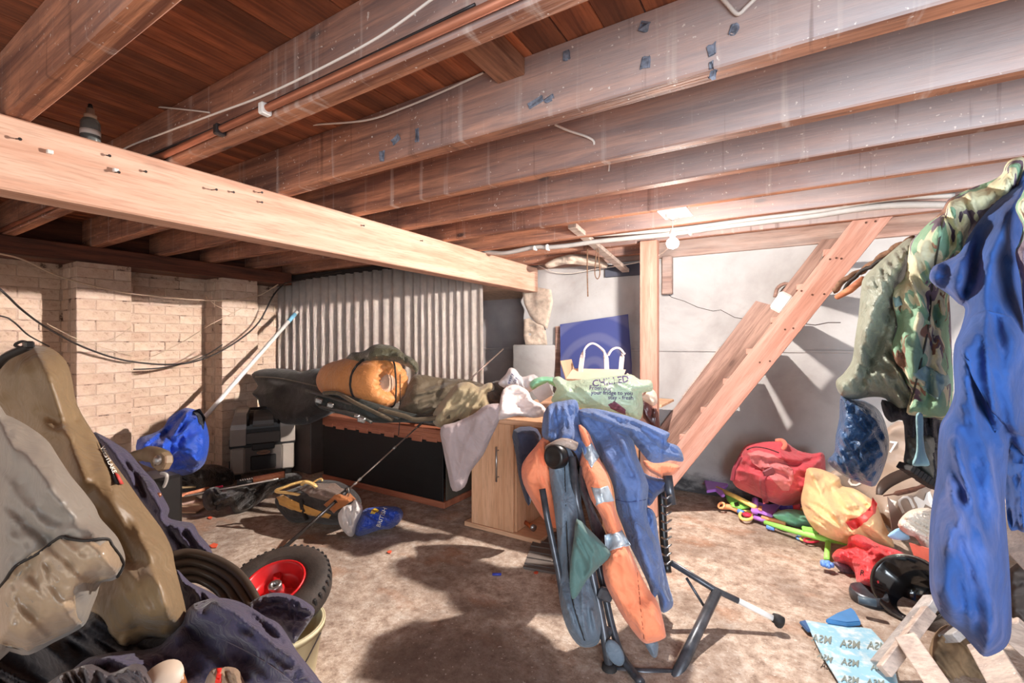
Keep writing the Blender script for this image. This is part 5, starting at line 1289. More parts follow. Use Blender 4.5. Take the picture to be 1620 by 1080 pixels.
tube_obj('cone', [PZ(1232, 802, .06), PZ(1246, 801, .06)], [.012, .05], m_plain('toy_violet', srgb(92, 72, 200), .35), bl_, 14)
tube_obj('stick', [PZ(1258, 803, .05), PZ(1275, 806, .05)], .010, 'toy_yellow', bl_)
cl('teal_cloth', 'teal green net cloth tucked under the toys beside the orange bag', 'cloth',
   [(1222, 815), (1238, 806), (1262, 806), (1285, 815), (1290, 828), (1275, 833), (1258, 833), (1240, 826)], [(1255, 820, 2.92)], M['toy_teal'], thick=.05, R=8, folds=((30, 12, .015),), seed=77)
sw = empty('toy_sword', PZ(1300, 850, 0), 'long lime green toy sword with a blue flower pommel, right of the toy heap', 'toy')
tube_obj('blade', [PZ(1210, 826, .04), PZ(1250, 838, .05), PZ(1300, 851, .06), PZ(1342, 862, .06)], [.014, .017, .017, .004], 'toy_green', sw)
tube_obj('grip', [PZ(1310, 856, .05), PZ(1308, 884, .04)], .014, 'toy_green', sw)
flat('guard', [(1268, 836), (1290, 840), (1294, 846), (1270, 843)], .06, .02, M['toy_green'], sw)
pf = PZ(1308, 892, .04)
bm = bmnew()
for k in range(5):
    a_ = k*2*math.pi/5; bmesh.ops.create_icosphere(bm, subdivisions=2, radius=.014, matrix=Matrix.Translation(pf+Vector((.02*math.cos(a_), .02*math.sin(a_), 0))))
bmesh.ops.create_icosphere(bm, subdivisions=2, radius=.02, matrix=Matrix.Translation(pf)); obj('flower', bm, M['toy_blue'], sw, True)
tube_obj('tip_cap', [PZ(1213, 833, .02), PZ(1225, 836, .02)], .014, 'toy_blue', sw)
fr = empty('toy_loops', PZ(1275, 852, 0), 'small multicoloured toy loops lying under the green sword', 'toy')
for q, (mt, dy) in enumerate((('toy_blue', 0), ('toy_yellow', 2), ('toy_red', 4))):
    bm = bmnew(); tube(bm, [PZ(1272+q*6+12*math.cos(t*.5236), 850+dy+3.5*math.sin(t*.5236), .012+.006*q) for t in range(12)], .006, 6, closed=True); obj('loop', bm, M[mt], fr, True)

# orange carrier bag
M['peach_film'] = m_cloth('peach_film', srgb(255, 216, 160), var=.04, rough=.35, fold=.5, fscale=22, trans=.2)
c = cl('orange_carrier', 'translucent pale orange plastic bag printed in red, on the floor by the red holdall', 'plastic bag',
   [(1276, 742), (1290, 740), (1308, 745), (1328, 755), (1332, 768), (1350, 772), (1368, 782), (1385, 795), (1392, 810), (1400, 830), (1410, 850), (1414, 866), (1395, 862), (1375, 858), (1350, 862), (1325, 856), (1300, 846), (1284, 832), (1272, 812), (1267, 790), (1272, 765)],
   [(1290, 750, 2.85), (1330, 850, 2.55), (1405, 850, 2.50)], M['peach_film'], crumple=.022, csize=26, thick=.13, R=28, folds=((35, 22, .03),), lines=(([(1330, 768), (1350, 785), (1372, 800)], 5, -.06), ([(1285, 750), (1300, 780), (1322, 815)], 4, .03), ([(1340, 800), (1370, 795), (1388, 810)], 4, .03)), seed=81)
M['red_ink'] = m_plain('red_ink', srgb(228, 84, 78), .5)
c.strip('red_print', [(1338, 826), (1352, 820), (1366, 812), (1378, 800), (1380, 786), (1388, 796), (1385, 812), (1372, 824), (1356, 836), (1348, 838)], M['red_ink'], c.o, off=.004)
# red nylon bag
M['red_bag'] = m_cloth('red_nylon', srgb(234, 62, 68), var=.08, rough=.45, fold=.6, fscale=26)
c = cl('red_nylon_bag', 'bright red nylon drawstring bag with black printing, on the floor before the black bucket', 'bag',
   [(1316, 880), (1325, 868), (1340, 862), (1342, 850), (1352, 845), (1368, 848), (1390, 860), (1420, 870), (1438, 880), (1444, 892), (1460, 908), (1450, 912), (1430, 908), (1410, 912), (1400, 930), (1390, 938), (1372, 932), (1356, 922), (1352, 906), (1340, 895), (1326, 892)],
   [(1330, 880, 2.45), (1400, 870, 2.35), (1380, 930, 2.22)], M['red_bag'], crumple=.016, thick=.07, R=14, folds=((20, 22, .02),), lines=(([(1345, 862), (1390, 868), (1436, 886)], 4, -.03), ([(1352, 890), (1390, 900)], 5, .02)), seed=83)
M['blk_ink'] = m_plain('black_ink', srgb(30, 20, 20), .6)
c.text('BRAVO', 1413, 901, 9, M['blk_ink'], c.o, ang=4, off=.005)
c.text('R', 1364, 906, 12, M['blk_ink'], c.o, ang=10, off=.005)
seam(c, 'drawcord', [(1409, 882), (1414, 892), (1428, 898), (1440, 894)], M['blk_ink'], .003, .006)
# black bucket on its side
pb_ = P(1438, 958, 2.02); pb_.z = max(pb_.z, .12)
ax2 = (CAM+Vector((-.1, 0, .1))-pb_).normalized(); ax2 = (ax2*.9+Vector((-.30, -.05, .25))).normalized()
bk = empty('black_bucket', pb_, 'glossy black bucket tipped on its side with its mouth towards the camera', 'bucket')
m = m_plain('glossy_black', srgb(14, 13, 14), .12, var=.2, coat=.5)
bm = bmnew(); lathe(bm, [(.0, -.22), (.085, -.22), (.125, 0), (.133, .0), (.133, .012), (.122, .012), (.08, -.20), (0, -.20)], axisframe(pb_, ax2), 36); obj('shell', bm, m, bk, True)
bm = bmnew(); Mx = axisframe(pb_, ax2); tube(bm, [Mx @ Vector((.134*math.cos(t), .134*math.sin(t), .006)) for t in [i*2*math.pi/36 for i in range(36)]], .007, 8, closed=True); obj('rim', bm, m_plain('rim_black', srgb(52, 46, 42), .25), bk, True)
# small dark clutter beneath the red bag
tn = empty('tin_lid', PZ(1370, 945, 0), 'small dark tin with a blue roller, between the red bag and the bucket', 'tin')
bm = bmnew(); lathe(bm, [(0, 0), (.07, 0), (.075, .03), (.07, .05), (.06, .045), (0, .03)], Matrix.Translation(PZ(1374, 950, .0)), 20); obj('tin', bm, M['tube_blk'], tn, True)
tube_obj('roller', [PZ(1358, 948, .07), PZ(1386, 954, .07)], .016, m_plain('slate', srgb(80, 98, 112), .4), tn)
cl('speckled_cloth', 'purple grey speckled cloth scrap under the left of the red nylon bag', 'cloth', [(1318, 888), (1345, 895), (1358, 908), (1354, 922), (1340, 912), (1326, 900)], [(1340, 905, 2.40)], m_plain('speckle', srgb(120, 100, 112), .9, var=.4, scale=80), thick=.02, R=6, seed=85)

# grey printed tarpaulin board behind, hoop and rags
M['tarp'] = m_cloth('grey_brown_tarp', srgb(160, 140, 124), var=.06, rough=.5, fold=.25)
c = cl('printed_tarpaulin', 'grey brown tarpaulin with white letters spread behind the clutter on the right', 'tarpaulin',
   [(1300, 770), (1316, 745), (1345, 740), (1372, 735), (1385, 700), (1400, 680), (1440, 665), (1560, 700), (1640, 760), (1650, 860), (1560, 880), (1470, 862), (1430, 850), (1400, 828), (1385, 800), (1360, 780), (1330, 778)],
   [(1320, 760, 2.95), (1400, 700, 2.88), (1550, 690, 2.68), (1420, 820, 2.58), (1600, 820, 2.3)], M['tarp'], thick=.03, R=10, folds=((25, 60, .02),), seed=87)
M['white_ink'] = m_plain('white_ink', srgb(240, 234, 226), .6, var=.03)
c.text('O', 1352, 760, 34, M['white_ink'], c.o, ang=80, sx=.7)
c.text('E', 1410, 800, 30, M['white_ink'], c.o, ang=-160)
c.text('U', 1432, 795, 34, M['white_ink'], c.o, ang=155, sx=1.1)
c.text('M', 1462, 793, 38, M['white_ink'], c.o, ang=160, sx=1.1)
c.text('7', 1412, 708, 26, M['white_ink'], c.o, ang=8)
hp = empty('hoop', P(1430, 770, 2.55), 'dark brown rubber hoop with a split log piece, lying on the grey tarpaulin', 'hoop')
bm = bmnew(); outer = smoothpts([P(1386, 782, 2.52), P(1388, 768, 2.54), P(1400, 754, 2.58), (P(1425, 742, 2.62)), P(1450, 738, 2.66)], 6)
inner = smoothpts([P(1396, 783, 2.50), P(1408, 772, 2.52), P(1422, 764, 2.55), P(1440, 756, 2.6), P(1462, 750, 2.62)], 6)
A = [bm.verts.new(p) for p in outer]; B = [bm.verts.new(p) for p in inner]; A2 = [bm.verts.new(p+Vector((0, .012, -.002))) for p in outer]; B2 = [bm.verts.new(p+Vector((0, .012, -.002))) for p in inner]
for i in range(len(A)-1):
    bm.faces.new((A[i], A[i+1], B[i+1], B[i])); bm.faces.new((A2[i], B2[i], B2[i+1], A2[i+1])); bm.faces.new((A[i], A2[i], A2[i+1], A[i+1])); bm.faces.new((B[i], B[i+1], B2[i+1], B2[i]))
bm.faces.new((A[0], B[0], B2[0], A2[0])); bm.faces.new((A[-1], A2[-1], B2[-1], B[-1])); bmesh.ops.recalc_face_normals(bm, faces=bm.faces)
obj('band', bm, m_plain('hoop_brown', srgb(58, 42, 34), .5), hp, True)
bm = bmnew(); tube(bm, smoothpts([P(1398, 784, 2.48), P(1420, 780, 2.48), P(1445, 774, 2.5), P(1466, 766, 2.52)], 4), [.004]*4+[.014]*5+[.010]*3+[.004], 8); obj('bark_piece', bm, M['rust'], hp, True)
cl('cream_rag', 'cream fluffy rag on the heap left of the blue fleece', 'cloth',
   [(1420, 830), (1432, 812), (1450, 804), (1475, 806), (1480, 835), (1476, 868), (1460, 865), (1448, 850), (1434, 845)], [(1455, 835, 2.3)], m_cloth('cream_rag', srgb(230, 216, 200), fold=.8, fscale=50), thick=.06, R=10, folds=((20, 10, .02),), seed=89)
bm = bmnew(); prism(bm, [(0, 0), (.22, .14), (.02, -.16)], .004, frame(P(1412, 850, 2.45), P(1440, 800, 2.4)-P(1412, 850, 2.45), (0, -.3, 1)))
tag(obj('grey_sheet_scrap', bm, m_plain('scrap_grey', srgb(140, 124, 114), .7)), 'bent grey sheet scrap left of the cream rag', 'scrap')
cl('blue_paper', 'pale blue paper corner below the grey scrap', 'paper', [(1404, 847), (1425, 834), (1440, 852), (1420, 854)], [(1422, 846, 2.34)], m_plain('pale_blue_paper', srgb(146, 186, 214), .6), thick=.01, R=5, seed=90)
bm = bmnew(); prism(bm, [(0, 0), (.02, -.25), (.16, -.25), (.2, 0)], .006, frame(P(1440, 858, 2.28), P(1480, 870, 2.1)-P(1440, 858, 2.28), (0, -.5, 1)))
tag(obj('terracotta_board', bm, m_plain('terracotta', srgb(206, 112, 94), .7)), 'terracotta coloured board standing behind the black bucket', 'board')

# blue printed sheet on the floor
m, nt, b = newmat('blue_print')
n = noise_n(nt, coords(nt), 22, 4, .65)
nt.links.new(ramp(nt, n, [(.45, srgb(140, 186, 206)), (.65, srgb(206, 214, 214))]), b.inputs['Base Color']); b.inputs['Roughness'].default_value = .5
c = cl('blue_printed_sheet', 'pale blue plastic sheet printed with repeated letters, on the floor at lower right', 'sheet',
   [(1274, 980), (1300, 985), (1340, 989), (1378, 994), (1400, 1018), (1412, 1045), (1424, 1095), (1336, 1095), (1316, 1062), (1300, 1036), (1286, 1008)],
   [(1280, 985, 1.93)], m, zplane=.02, crumple=.001, thick=.004, R=6, folds=((30, 50, .003),), seed=91, smooth=1)
for (tx, ty, s_, a_) in ((1300, 1011, 17, 8), (1345, 1019, 17, 6), (1388, 1022, 17, 6), (1305, 1040, 13, 20), (1345, 1048, 15, 8), (1392, 1056, 15, 6), (1345, 1075, 15, 8), (1385, 1080, 15, 6)):
    c.text('MSA' , tx, ty, s_, m_plain('print_grey', srgb(120, 128, 120), .6) if 'print_grey' not in bpy.data.materials else bpy.data.materials['print_grey'], c.o, ang=a_, off=.003, mirror=True)
bt2 = flat('blue_tray', [(1306, 986), (1325, 975), (1346, 967), (1352, 972), (1362, 990), (1340, 992)], .02, .02, m_plain('tray_blue', srgb(70, 130, 186), .45), None, 'blue plastic tray corner lying under the pale blue sheet', 'tray')
flat('blue_clip', [(1264, 986), (1275, 984), (1284, 1002), (1276, 1000)], .01, .012, m_plain('clip_blue', srgb(60, 96, 140), .45), None, 'small blue plastic clip at the left tip of the pale blue sheet', 'clip')

# wooden trestle / ladder pieces, lower right
tr2 = empty('trestle', PZ(1500, 1070, 0), 'weathered whitish wooden frame standing in the lower right corner', 'timber frame')
def brd(name, a, b_, wd, th, up, mat='grey_wood', par=None):
    bm = bmnew(); beam(bm, P(*a), P(*b_), th, wd, up=up, bevel=.003); return obj(name, bm, M[mat], par or tr2)
M['grey_wood_p'] = m_wood('grey_wood_painted', srgb(128, 124, 122), srgb(184, 178, 174), 'X', knots=.2, dust=.4, dustcol=srgb(206, 200, 194), drips=.4)
brd('rail', (1392, 1052, 1.62), (1478, 945, 1.72), .075, .03, (.5, -.6, .6), 'grey_wood_p')
brd('rail', (1398, 1062, 1.56), (1470, 966, 1.68), .03, .04, (.5, -.6, .6))
brd('leg', (1433, 1008, 1.60), (1495, 1100, 1.40), .065, .03, (.7, .3, .5))
brd('rail', (1500, 1010, 1.62), (1545, 975, 1.66), .07, .03, (.5, -.6, .6), 'grey_wood_p')
brd('leg', (1556, 1020, 1.55), (1600, 1095, 1.35), .085, .03, (.7, .3, .5))
brd('rail', (1590, 985, 1.50), (1640, 1030, 1.46), .08, .03, (.5, -.3, .6))
brd('rail', (1594, 842, 1.75), (1650, 900, 1.6), .09, .03, (.5, -.3, .6))
cl('brown_sacking', 'dark brown and ochre sacking on the floor inside the wooden frame', 'sack', [(1480, 1000), (1510, 990), (1560, 1040), (1590, 1095), (1490, 1095), (1470, 1040)], [(1530, 1050, 1.72)], m_plain('sacking', srgb(112, 90, 66), .9, var=.5, scale=14), thick=.05, R=14, folds=((40, 24, .02),), seed=93)
cl('dark_tarp_scrap', 'dark grey brown tarpaulin heap behind the wooden frame at the right edge', 'tarpaulin', [(1596, 900), (1640, 900), (1645, 1000), (1600, 975)], [(1620, 940, 1.8)], m_plain('dk_tarp', srgb(74, 66, 62), .8, var=.3), thick=.05, R=14, folds=((40, 24, .02),), seed=94)
# ------------------------------------------------------------------ foreground left
M['olive_bag'] = m_cloth('olive_bag', srgb(128, 104, 72), var=.10, rough=.5, fold=.35, fscale=12)
M['grey_bag'] = m_cloth('grey_bag', srgb(132, 123, 112), var=.08, rough=.5, fold=.3, fscale=10)
M['tan_shiny'] = m_cloth('tan_coated', srgb(160, 138, 112), var=.06, rough=.28, fold=.3, fscale=10)
M['navy'] = m_cloth('navy_cotton', srgb(66, 60, 82), var=.15, rough=.9, fold=.5, fscale=22)
c = cl('olive_holdall', 'long olive brown holdall leaning diagonally at the left edge of the picture', 'bag',
   [(-20, 590), (0, 562), (30, 548), (60, 546), (85, 553), (105, 572), (114, 600), (122, 640), (145, 680), (165, 712), (195, 752), (225, 795), (255, 835), (272, 868), (277, 895), (286, 930), (294, 965), (294, 990), (282, 1008), (262, 1014), (240, 1008), (225, 1022), (205, 1034), (185, 1030), (165, 1010), (150, 980), (130, 930), (110, 860), (85, 800), (50, 740), (28, 700), (12, 660), (-20, 630)],
   [(40, 570, 1.45), (100, 620, 1.42), (180, 800, 1.25), (240, 980, 1.12)], M['olive_bag'], crumple=.009, thick=.12, R=46, folds=((58, 60, .014),), lines=(([(60, 560), (95, 640), (115, 700), (130, 760)], 12, .035), ([(120, 620), (170, 740), (230, 860), (262, 960)], 9, .018), ([(35, 690), (70, 680), (110, 690)], 8, .02), ([(150, 900), (200, 880), (262, 900)], 12, -.02), ([(180, 1010), (220, 990), (280, 990)], 6, -.02), ([(60, 650), (90, 668), (120, 664)], 7, -.02)), seed=101)
c.strip('label_patch', [(155, 697), (160, 702), (190, 765), (182, 765), (168, 730)], M['black_pl'], c.o, off=.012)
c.strip('label_red', [(180, 746), (188, 750), (196, 765), (190, 766)], m_plain('label_red', srgb(206, 70, 64), .6), c.o, off=.015)
c.text('WESTLAKE', 171.5, 727, 9.5, M['white_ink'], c.o, ang=64, off=.016)
bm = bmnew(); sp = smoothpts([P(-10, 585, 1.30), P(8, 566, 1.28), P(30, 555, 1.27), P(46, 548, 1.27)], 6); tube(bm, sp, .010, 8); obj('carry_strap', bm, M['strap_blk'], c.o, True)
bm = bmnew(); sp = smoothpts([P(24, 546, 1.30), P(34, 540, 1.29), P(45, 543, 1.28), P(38, 550, 1.28)], 6, True); tube(bm, sp, .004, 8, closed=True); obj('cord_loop', bm, M['strap_blk'], c.o, True)
bm = bmnew(); bx(bm, (-.014, -.01, -.01), (.014, .01, .01), .004, Matrix.Translation(P(45, 545, 1.27))); obj('cord_lock', bm, M['black_pl'], c.o)
c = cl('grey_holdall', 'grey coated bag with a shiny tan end, closest to the camera at the left', 'bag',
   [(-20, 650), (10, 656), (35, 668), (60, 684), (78, 700), (92, 722), (112, 752), (132, 776), (150, 800), (158, 818), (172, 834), (186, 850), (196, 872), (198, 888), (192, 908), (178, 918), (160, 922), (154, 940), (146, 960), (136, 985), (120, 998), (85, 1016), (45, 1036), (15, 1030), (-20, 1024)],
   [(20, 680, 1.05), (120, 800, .95), (170, 880, .90), (40, 980, .92)], M['grey_bag'], thick=.11, R=44, folds=((40, 60, .010),), lines=(([(96, 830), (60, 880), (20, 920), (-10, 940)], 10, -.015), ([(0, 700), (60, 740), (100, 790)], 18, .02), ([(95, 835), (140, 836), (185, 860)], 10, .015)), seed=103)
c.strip('coated_end', [(94, 850), (120, 852), (145, 856), (172, 854), (180, 866), (190, 880), (194, 892), (186, 908), (176, 914), (150, 922), (118, 928), (120, 960), (130, 985), (115, 996), (45, 1030), (-10, 1020), (-15, 940), (20, 900), (50, 875), (75, 860)], M['tan_shiny'], c.o, off=.002)
seam(c, 'piping', [(-15, 945), (8, 918), (25, 895), (60, 875), (94, 850), (110, 852), (135, 855), (168, 852), (178, 864), (190, 880), (195, 894), (186, 912)], M['strap_blk'], .0028, .004)
# navy coveralls
c = cl('navy_coverall', 'navy blue cotton coverall spread behind the olive holdall with copper studs', 'clothing',
   [(148, 684), (165, 690), (185, 702), (205, 716), (225, 740), (245, 762), (258, 785), (268, 805), (266, 818), (285, 824), (305, 828), (315, 845), (330, 862), (336, 880), (310, 876), (285, 880), (272, 878), (255, 850), (230, 810), (205, 775), (180, 740), (160, 712)],
   [(160, 695, 1.75), (250, 790, 1.62), (310, 860, 1.58)], M['navy'], crumple=.014, thick=.06, R=16, folds=((55, 22, .03),), lines=(([(160, 690), (200, 730), (235, 780), (262, 830)], 5, .03), ([(180, 705), (220, 760), (250, 810)], 4, -.04), ([(262, 830), (300, 838), (325, 870)], 5, .03)), seed=105)
bm = bmnew(); 
X = np.array([251.]); Y = np.array([783.]); D = c.front(X, Y, .002); bmesh.ops.create_icosphere(bm, subdivisions=2, radius=.009, matrix=Matrix.Translation(P(251, 783, D[0]))); obj('stud', bm, M['copper'], c.o, True)
c = cl('navy_trousers', 'dark navy work trousers heaped across the bottom left corner', 'clothing',
   [(270, 1000), (300, 960), (320, 950), (345, 945), (375, 950), (400, 962), (420, 975), (440, 985), (455, 1005), (470, 1030), (490, 1055), (505, 1075), (510, 1095), (380, 1095), (300, 1095), (60, 1095), (80, 1078), (110, 1062), (140, 1040), (190, 1030), (240, 1025)],
   [(300, 980, 1.12), (420, 990, 1.10), (480, 1080, .98), (150, 1070, .98)], M['navy'], crumple=.014, thick=.07, R=22, folds=((35, 40, .02), (-40, 30, .012)), lines=(([(330, 1000), (400, 1010), (460, 1040)], 6, .015), ([(300, 1000), (360, 1050), (420, 1090)], 8, -.02)), seed=107)
seam(c, 'stitching', [(350, 1010), (400, 1035), (440, 1060), (470, 1085)], m_plain('stitch_navy', srgb(120, 110, 120), .8), .001, .001)
cl('navy_shirt', 'navy cotton shirt bunched in the hollow behind the black ribbed seat', 'clothing',
   [(278, 900), (300, 920), (330, 935), (350, 950), (330, 970), (310, 985), (292, 1000), (290, 950)], [(310, 950, 1.35)], M['navy'], crumple=.014, thick=.05, R=12, folds=((50, 16, .02),), seed=108)
c = cl('navy_collar', 'stiff navy collar flap folded over the rim of the beige bucket', 'clothing',
   [(385, 965), (400, 950), (420, 940), (440, 937), (465, 942), (485, 952), (498, 964), (492, 980), (478, 1000), (465, 1018), (455, 1005), (440, 990), (420, 985), (400, 975)], [(400, 960, 1.30), (480, 975, 1.28)], M['navy'], crumple=.014, thick=.03, R=10, folds=((20, 26, .015),), lines=(([(395, 965), (440, 955), (490, 965)], 3, .012),), seed=109)
# ribbed black seat shell
rs = empty('ribbed_seat', P(350, 930, 1.45), 'dark brown ribbed plastic chair back curving over the clothes heap', 'chair')
M['rib_pl'] = m_plain('rib_plastic', srgb(74, 64, 56), .32, var=.1)
for q in range(4):
    o_ = q*9; bm = bmnew()
    pts = [P(272-q*1, 878+o_*1.6, 1.42), P(300+q*2, 874+o_*1.5, 1.44), P(340+q*-4, 884+o_*1.4, 1.44), P(375-q*9, 905+o_*1.15, 1.42), P(398-q*13, 935+o_*.7, 1.38), P(415-q*16, 970-o_*.1, 1.32), P(420-q*17, 985, 1.28)]
    tube(bm, smoothpts(pts, 6), .0125, 10); obj('rib', bm, M['rib_pl'], rs, True)
bm = bmnew(); 
A = smoothpts([P(272, 878, 1.45), P(300, 874, 1.47), P(340, 884, 1.47), P(375, 905, 1.45), P(398, 935, 1.41), P(415, 970, 1.35), P(420, 985, 1.31)], 6)
B = smoothpts([P(269, 921, 1.45), P(306, 915, 1.47), P(330, 920, 1.46), P(350, 938, 1.44), P(360, 952, 1.41), P(368, 968, 1.35), P(370, 985, 1.31)], 6)
va = [bm.verts.new(p) for p in A]; vb = [bm.verts.new(p) for p in B]; vc = [bm.verts.new(p+Vector((0, .006, 0))) for p in A]; vd = [bm.verts.new(p+Vector((0, .006, 0))) for p in B]
for i in range(len(A)-1):
    bm.faces.new((va[i], va[i+1], vb[i+1], vb[i])); bm.faces.new((vc[i], vd[i], vd[i+1], vc[i+1])); bm.faces.new((va[i], vc[i], vc[i+1], va[i+1])); bm.faces.new((vb[i], vb[i+1], vd[i+1], vd[i]))
bmesh.ops.recalc_face_normals(bm, faces=bm.faces); obj('shell', bm, M['rib_pl'], rs, True)

# wheel and bucket
wc = P(437, 934, 1.74); wn = Vector((.16, -.30, .94)).normalized(); MW = axisframe(wc, wn)
wh = empty('barrow_wheel', wc, 'small tyred wheel with a red rim lying on top of the beige bucket', 'wheel')
bm = bmnew(); R1, r1 = .150, .046
prof = [(R1-.050, -.030), (R1-.030, -.042), (R1, -.048), (R1+.028, -.044), (R1+.045, -.028), (R1+.050, 0), (R1+.045, .028), (R1+.028, .044), (R1, .048), (R1-.030, .042), (R1-.050, .030), (R1-.050, -.030)]
lathe(bm, prof, MW, 48); ty = obj('tyre', bm, m_plain('tyre_rubber', srgb(60, 50, 44), .75, var=.4, scale=16, bmp=.3), wh, True)
tread = None
b0 = bmnew(); bx(b0, (R1+.030, -.0055, .004), (R1+.0485, .0055, .034), .0015, Matrix.Rotation(.0, 4, 'Z')); tread = meshof(b0, 'tread_block'); tread.materials.append(M['black_rubber'])
root_w = wh
for k in range(44):
    o = bpy.data.objects.new('tread_block', tread); C.objects.link(o); o.parent = wh
    o.matrix_parent_inverse = Matrix.Identity(4)
    Mk = Matrix.Translation(-wc) @ MW @ Matrix.Rotation(k*2*math.pi/44, 4, 'Z')
    o.matrix_local = Mk
bm = bmnew(); lathe(bm, [(.104, .030), (.110, .040), (.104, .044), (.098, .036), (.085, .0), (.078, -.012), (.035, -.012), (.03, .006), (.0, .006)], MW, 36); obj('rim', bm, m_plain('red_rim', srgb(206, 30, 34), .35, var=.06), wh, True)
bm = bmnew(); lathe(bm, [(.012, .0), (.024, .0), (.024, .030), (.018, .034), (.010, .030), (.010, .0)], MW, 20); obj('hub', bm, M['steel'], wh, True)
M['red_spoke'] = m_plain('red_spoke', srgb(196, 28, 32), .35)
for k in range(3):
    a_ = k*2.094+.4; bm = bmnew(); bx(bm, (.02, -.016, -.010), (.09, .016, .006), .005, MW @ Matrix.Rotation(a_, 4, 'Z')); obj('spoke', bm, M['red_spoke'], wh)
bcx = P(440, 1000, 1.62); bk2 = empty('beige_bucket', (bcx.x, bcx.y, 0), 'tall beige plastic bucket under the red-rimmed wheel', 'bucket')
zt_ = .205
bm = bmnew(); lathe(bm, [(0, 0), (.115, 0), (.12, .01), (.15, zt_), (.155, zt_), (.155, zt_-.02), (.15, zt_), (.143, zt_), (.112, .02), (0, .02)], Matrix.Translation((bcx.x, bcx.y, 0)), 36); obj('shell', bm, m_plain('beige_pl', srgb(206, 194, 156), .5, var=.05), bk2, True)
bm = bmnew(); t_ = Vector((bcx.x, bcx.y, 0)); tube(bm, smoothpts([t_+_R*.15+Vector((0, 0, zt_-.03)), t_+_R*.12-_Fw*.12+Vector((0, 0, zt_-.10)), t_+_R*.05-_Fw*.15+Vector((0, 0, zt_-.16)), t_-_R*.05-_Fw*.15+Vector((0, 0, zt_-.16))], 6), .0025, 6); obj('bail', bm, M['dark_metal'], bk2, True)

# jar, bottle, red tag at the bottom
jr = empty('jar', P(262, 1075, .86), 'small glass jar with a pale lid in the bottom left clothes', 'jar')
bm = bmnew(); MJ = axisframe(P(258, 1078, .87), (.25, -.3, .9)); lathe(bm, [(0, 0), (.030, 0), (.034, .003), (.034, .012), (0, .014)], MJ, 24); obj('lid', bm, m_plain('lid_cream', srgb(210, 190, 170), .5), jr, True)
bm = bmnew(); lathe(bm, [(0, -.06), (.03, -.06), (.032, -.05), (.032, 0), (0, 0)], MJ, 24); obj('glass', bm, m_plain('amber', srgb(150, 96, 60), .15), jr, True)
pk = empty('tool_roll', P(360, 1070, .88), 'brown canvas roll with a bright red tab in the bottom left clothes', 'roll')
c = Cloth([(325, 1095), (332, 1062), (350, 1055), (372, 1056), (382, 1068), (386, 1095)], [(355, 1075, .92)], thick=.03, R=12, folds=((60, 14, .008),)); o_ = c.build('canvas', m_cloth('canvas_brown', srgb(150, 122, 96)), pk)
c.strip('red_tab', [(343, 1056), (351, 1056), (350, 1080), (340, 1080)], m_plain('tab_red', srgb(226, 44, 30), .5), o_, off=.004)
cl('black_shirt', 'shiny charcoal crumpled cloth at the very bottom left', 'clothing', [(75, 1095), (90, 1070), (115, 1058), (145, 1050), (175, 1062), (200, 1052), (222, 1050), (234, 1062), (236, 1095)], [(160, 1075, .90)], m_cloth('charcoal', srgb(70, 62, 66), rough=.5), thick=.05, R=12, folds=((60, 18, .02),), seed=111)
# hidden support for the heap: an old plastic crate
bm = bmnew(); cc0 = P(200, 1060, 1.35); bx(bm, (cc0.x-.33, cc0.y-.10, 0), (cc0.x+.30, cc0.y+.22, .30), .02)
tag(obj('storage_crate', bm, M['black_pl']), 'black storage crate buried under the bags at the lower left', 'crate')

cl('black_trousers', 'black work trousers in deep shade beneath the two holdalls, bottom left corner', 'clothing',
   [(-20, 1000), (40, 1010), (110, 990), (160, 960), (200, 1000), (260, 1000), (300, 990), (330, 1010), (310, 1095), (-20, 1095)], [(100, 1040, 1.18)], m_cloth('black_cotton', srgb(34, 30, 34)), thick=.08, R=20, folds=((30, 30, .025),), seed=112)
tc_ = P(243, 770, 2.66); bm = bmnew(); bx(bm, (tc_.x-.12, tc_.y-.08, 0), (tc_.x+.12, tc_.y+.10, .43), .015)
tag(obj('tool_case', bm, M['black_pl']), 'black tool case standing under the power tool behind the navy coverall', 'case')
# machine head poking from behind the coverall
mg = empty('grinder', P(240, 725, 2.6), 'brown and black power tool head poking up behind the navy coverall', 'power tool')
M['tool_br'] = m_plain('tool_brown', srgb(110, 94, 72), .5)
bm = bmnew(); tube(bm, smoothpts([P(214, 722, 2.75), P(235, 718, 2.65), P(252, 722, 2.55), P(258, 732, 2.5)], 4), [.035]*4+[.045]*5+[.05]*3+[.045], 14); obj('body', bm, M['tool_br'], mg, True)
bm = bmnew(); lathe(bm, [(0, 0), (.015, 0), (.02, .008), (.045, .008), (.05, 0), (.05, -.03), (0, -.03)], axisframe(P(254, 730, 2.46), (.2, -.95, .2)), 8); obj('guard', bm, m_plain('guard', srgb(140, 118, 94), .5), mg)
bm = bmnew(); lathe(bm, [(0, 0), (.025, 0), (.028, .01), (.015, .02), (0, .02)], axisframe(P(251, 728, 2.44), (.2, -.95, .2)), 12); obj('spindle', bm, M['steel'], mg, True)
bm = bmnew(); tube(bm, smoothpts([P(255, 748, 2.6), P(264, 752, 2.58), P(260, 768, 2.6), P(250, 775, 2.62)], 5), .009, 8); obj('power_cord', bm, M['conduit'], mg, True)

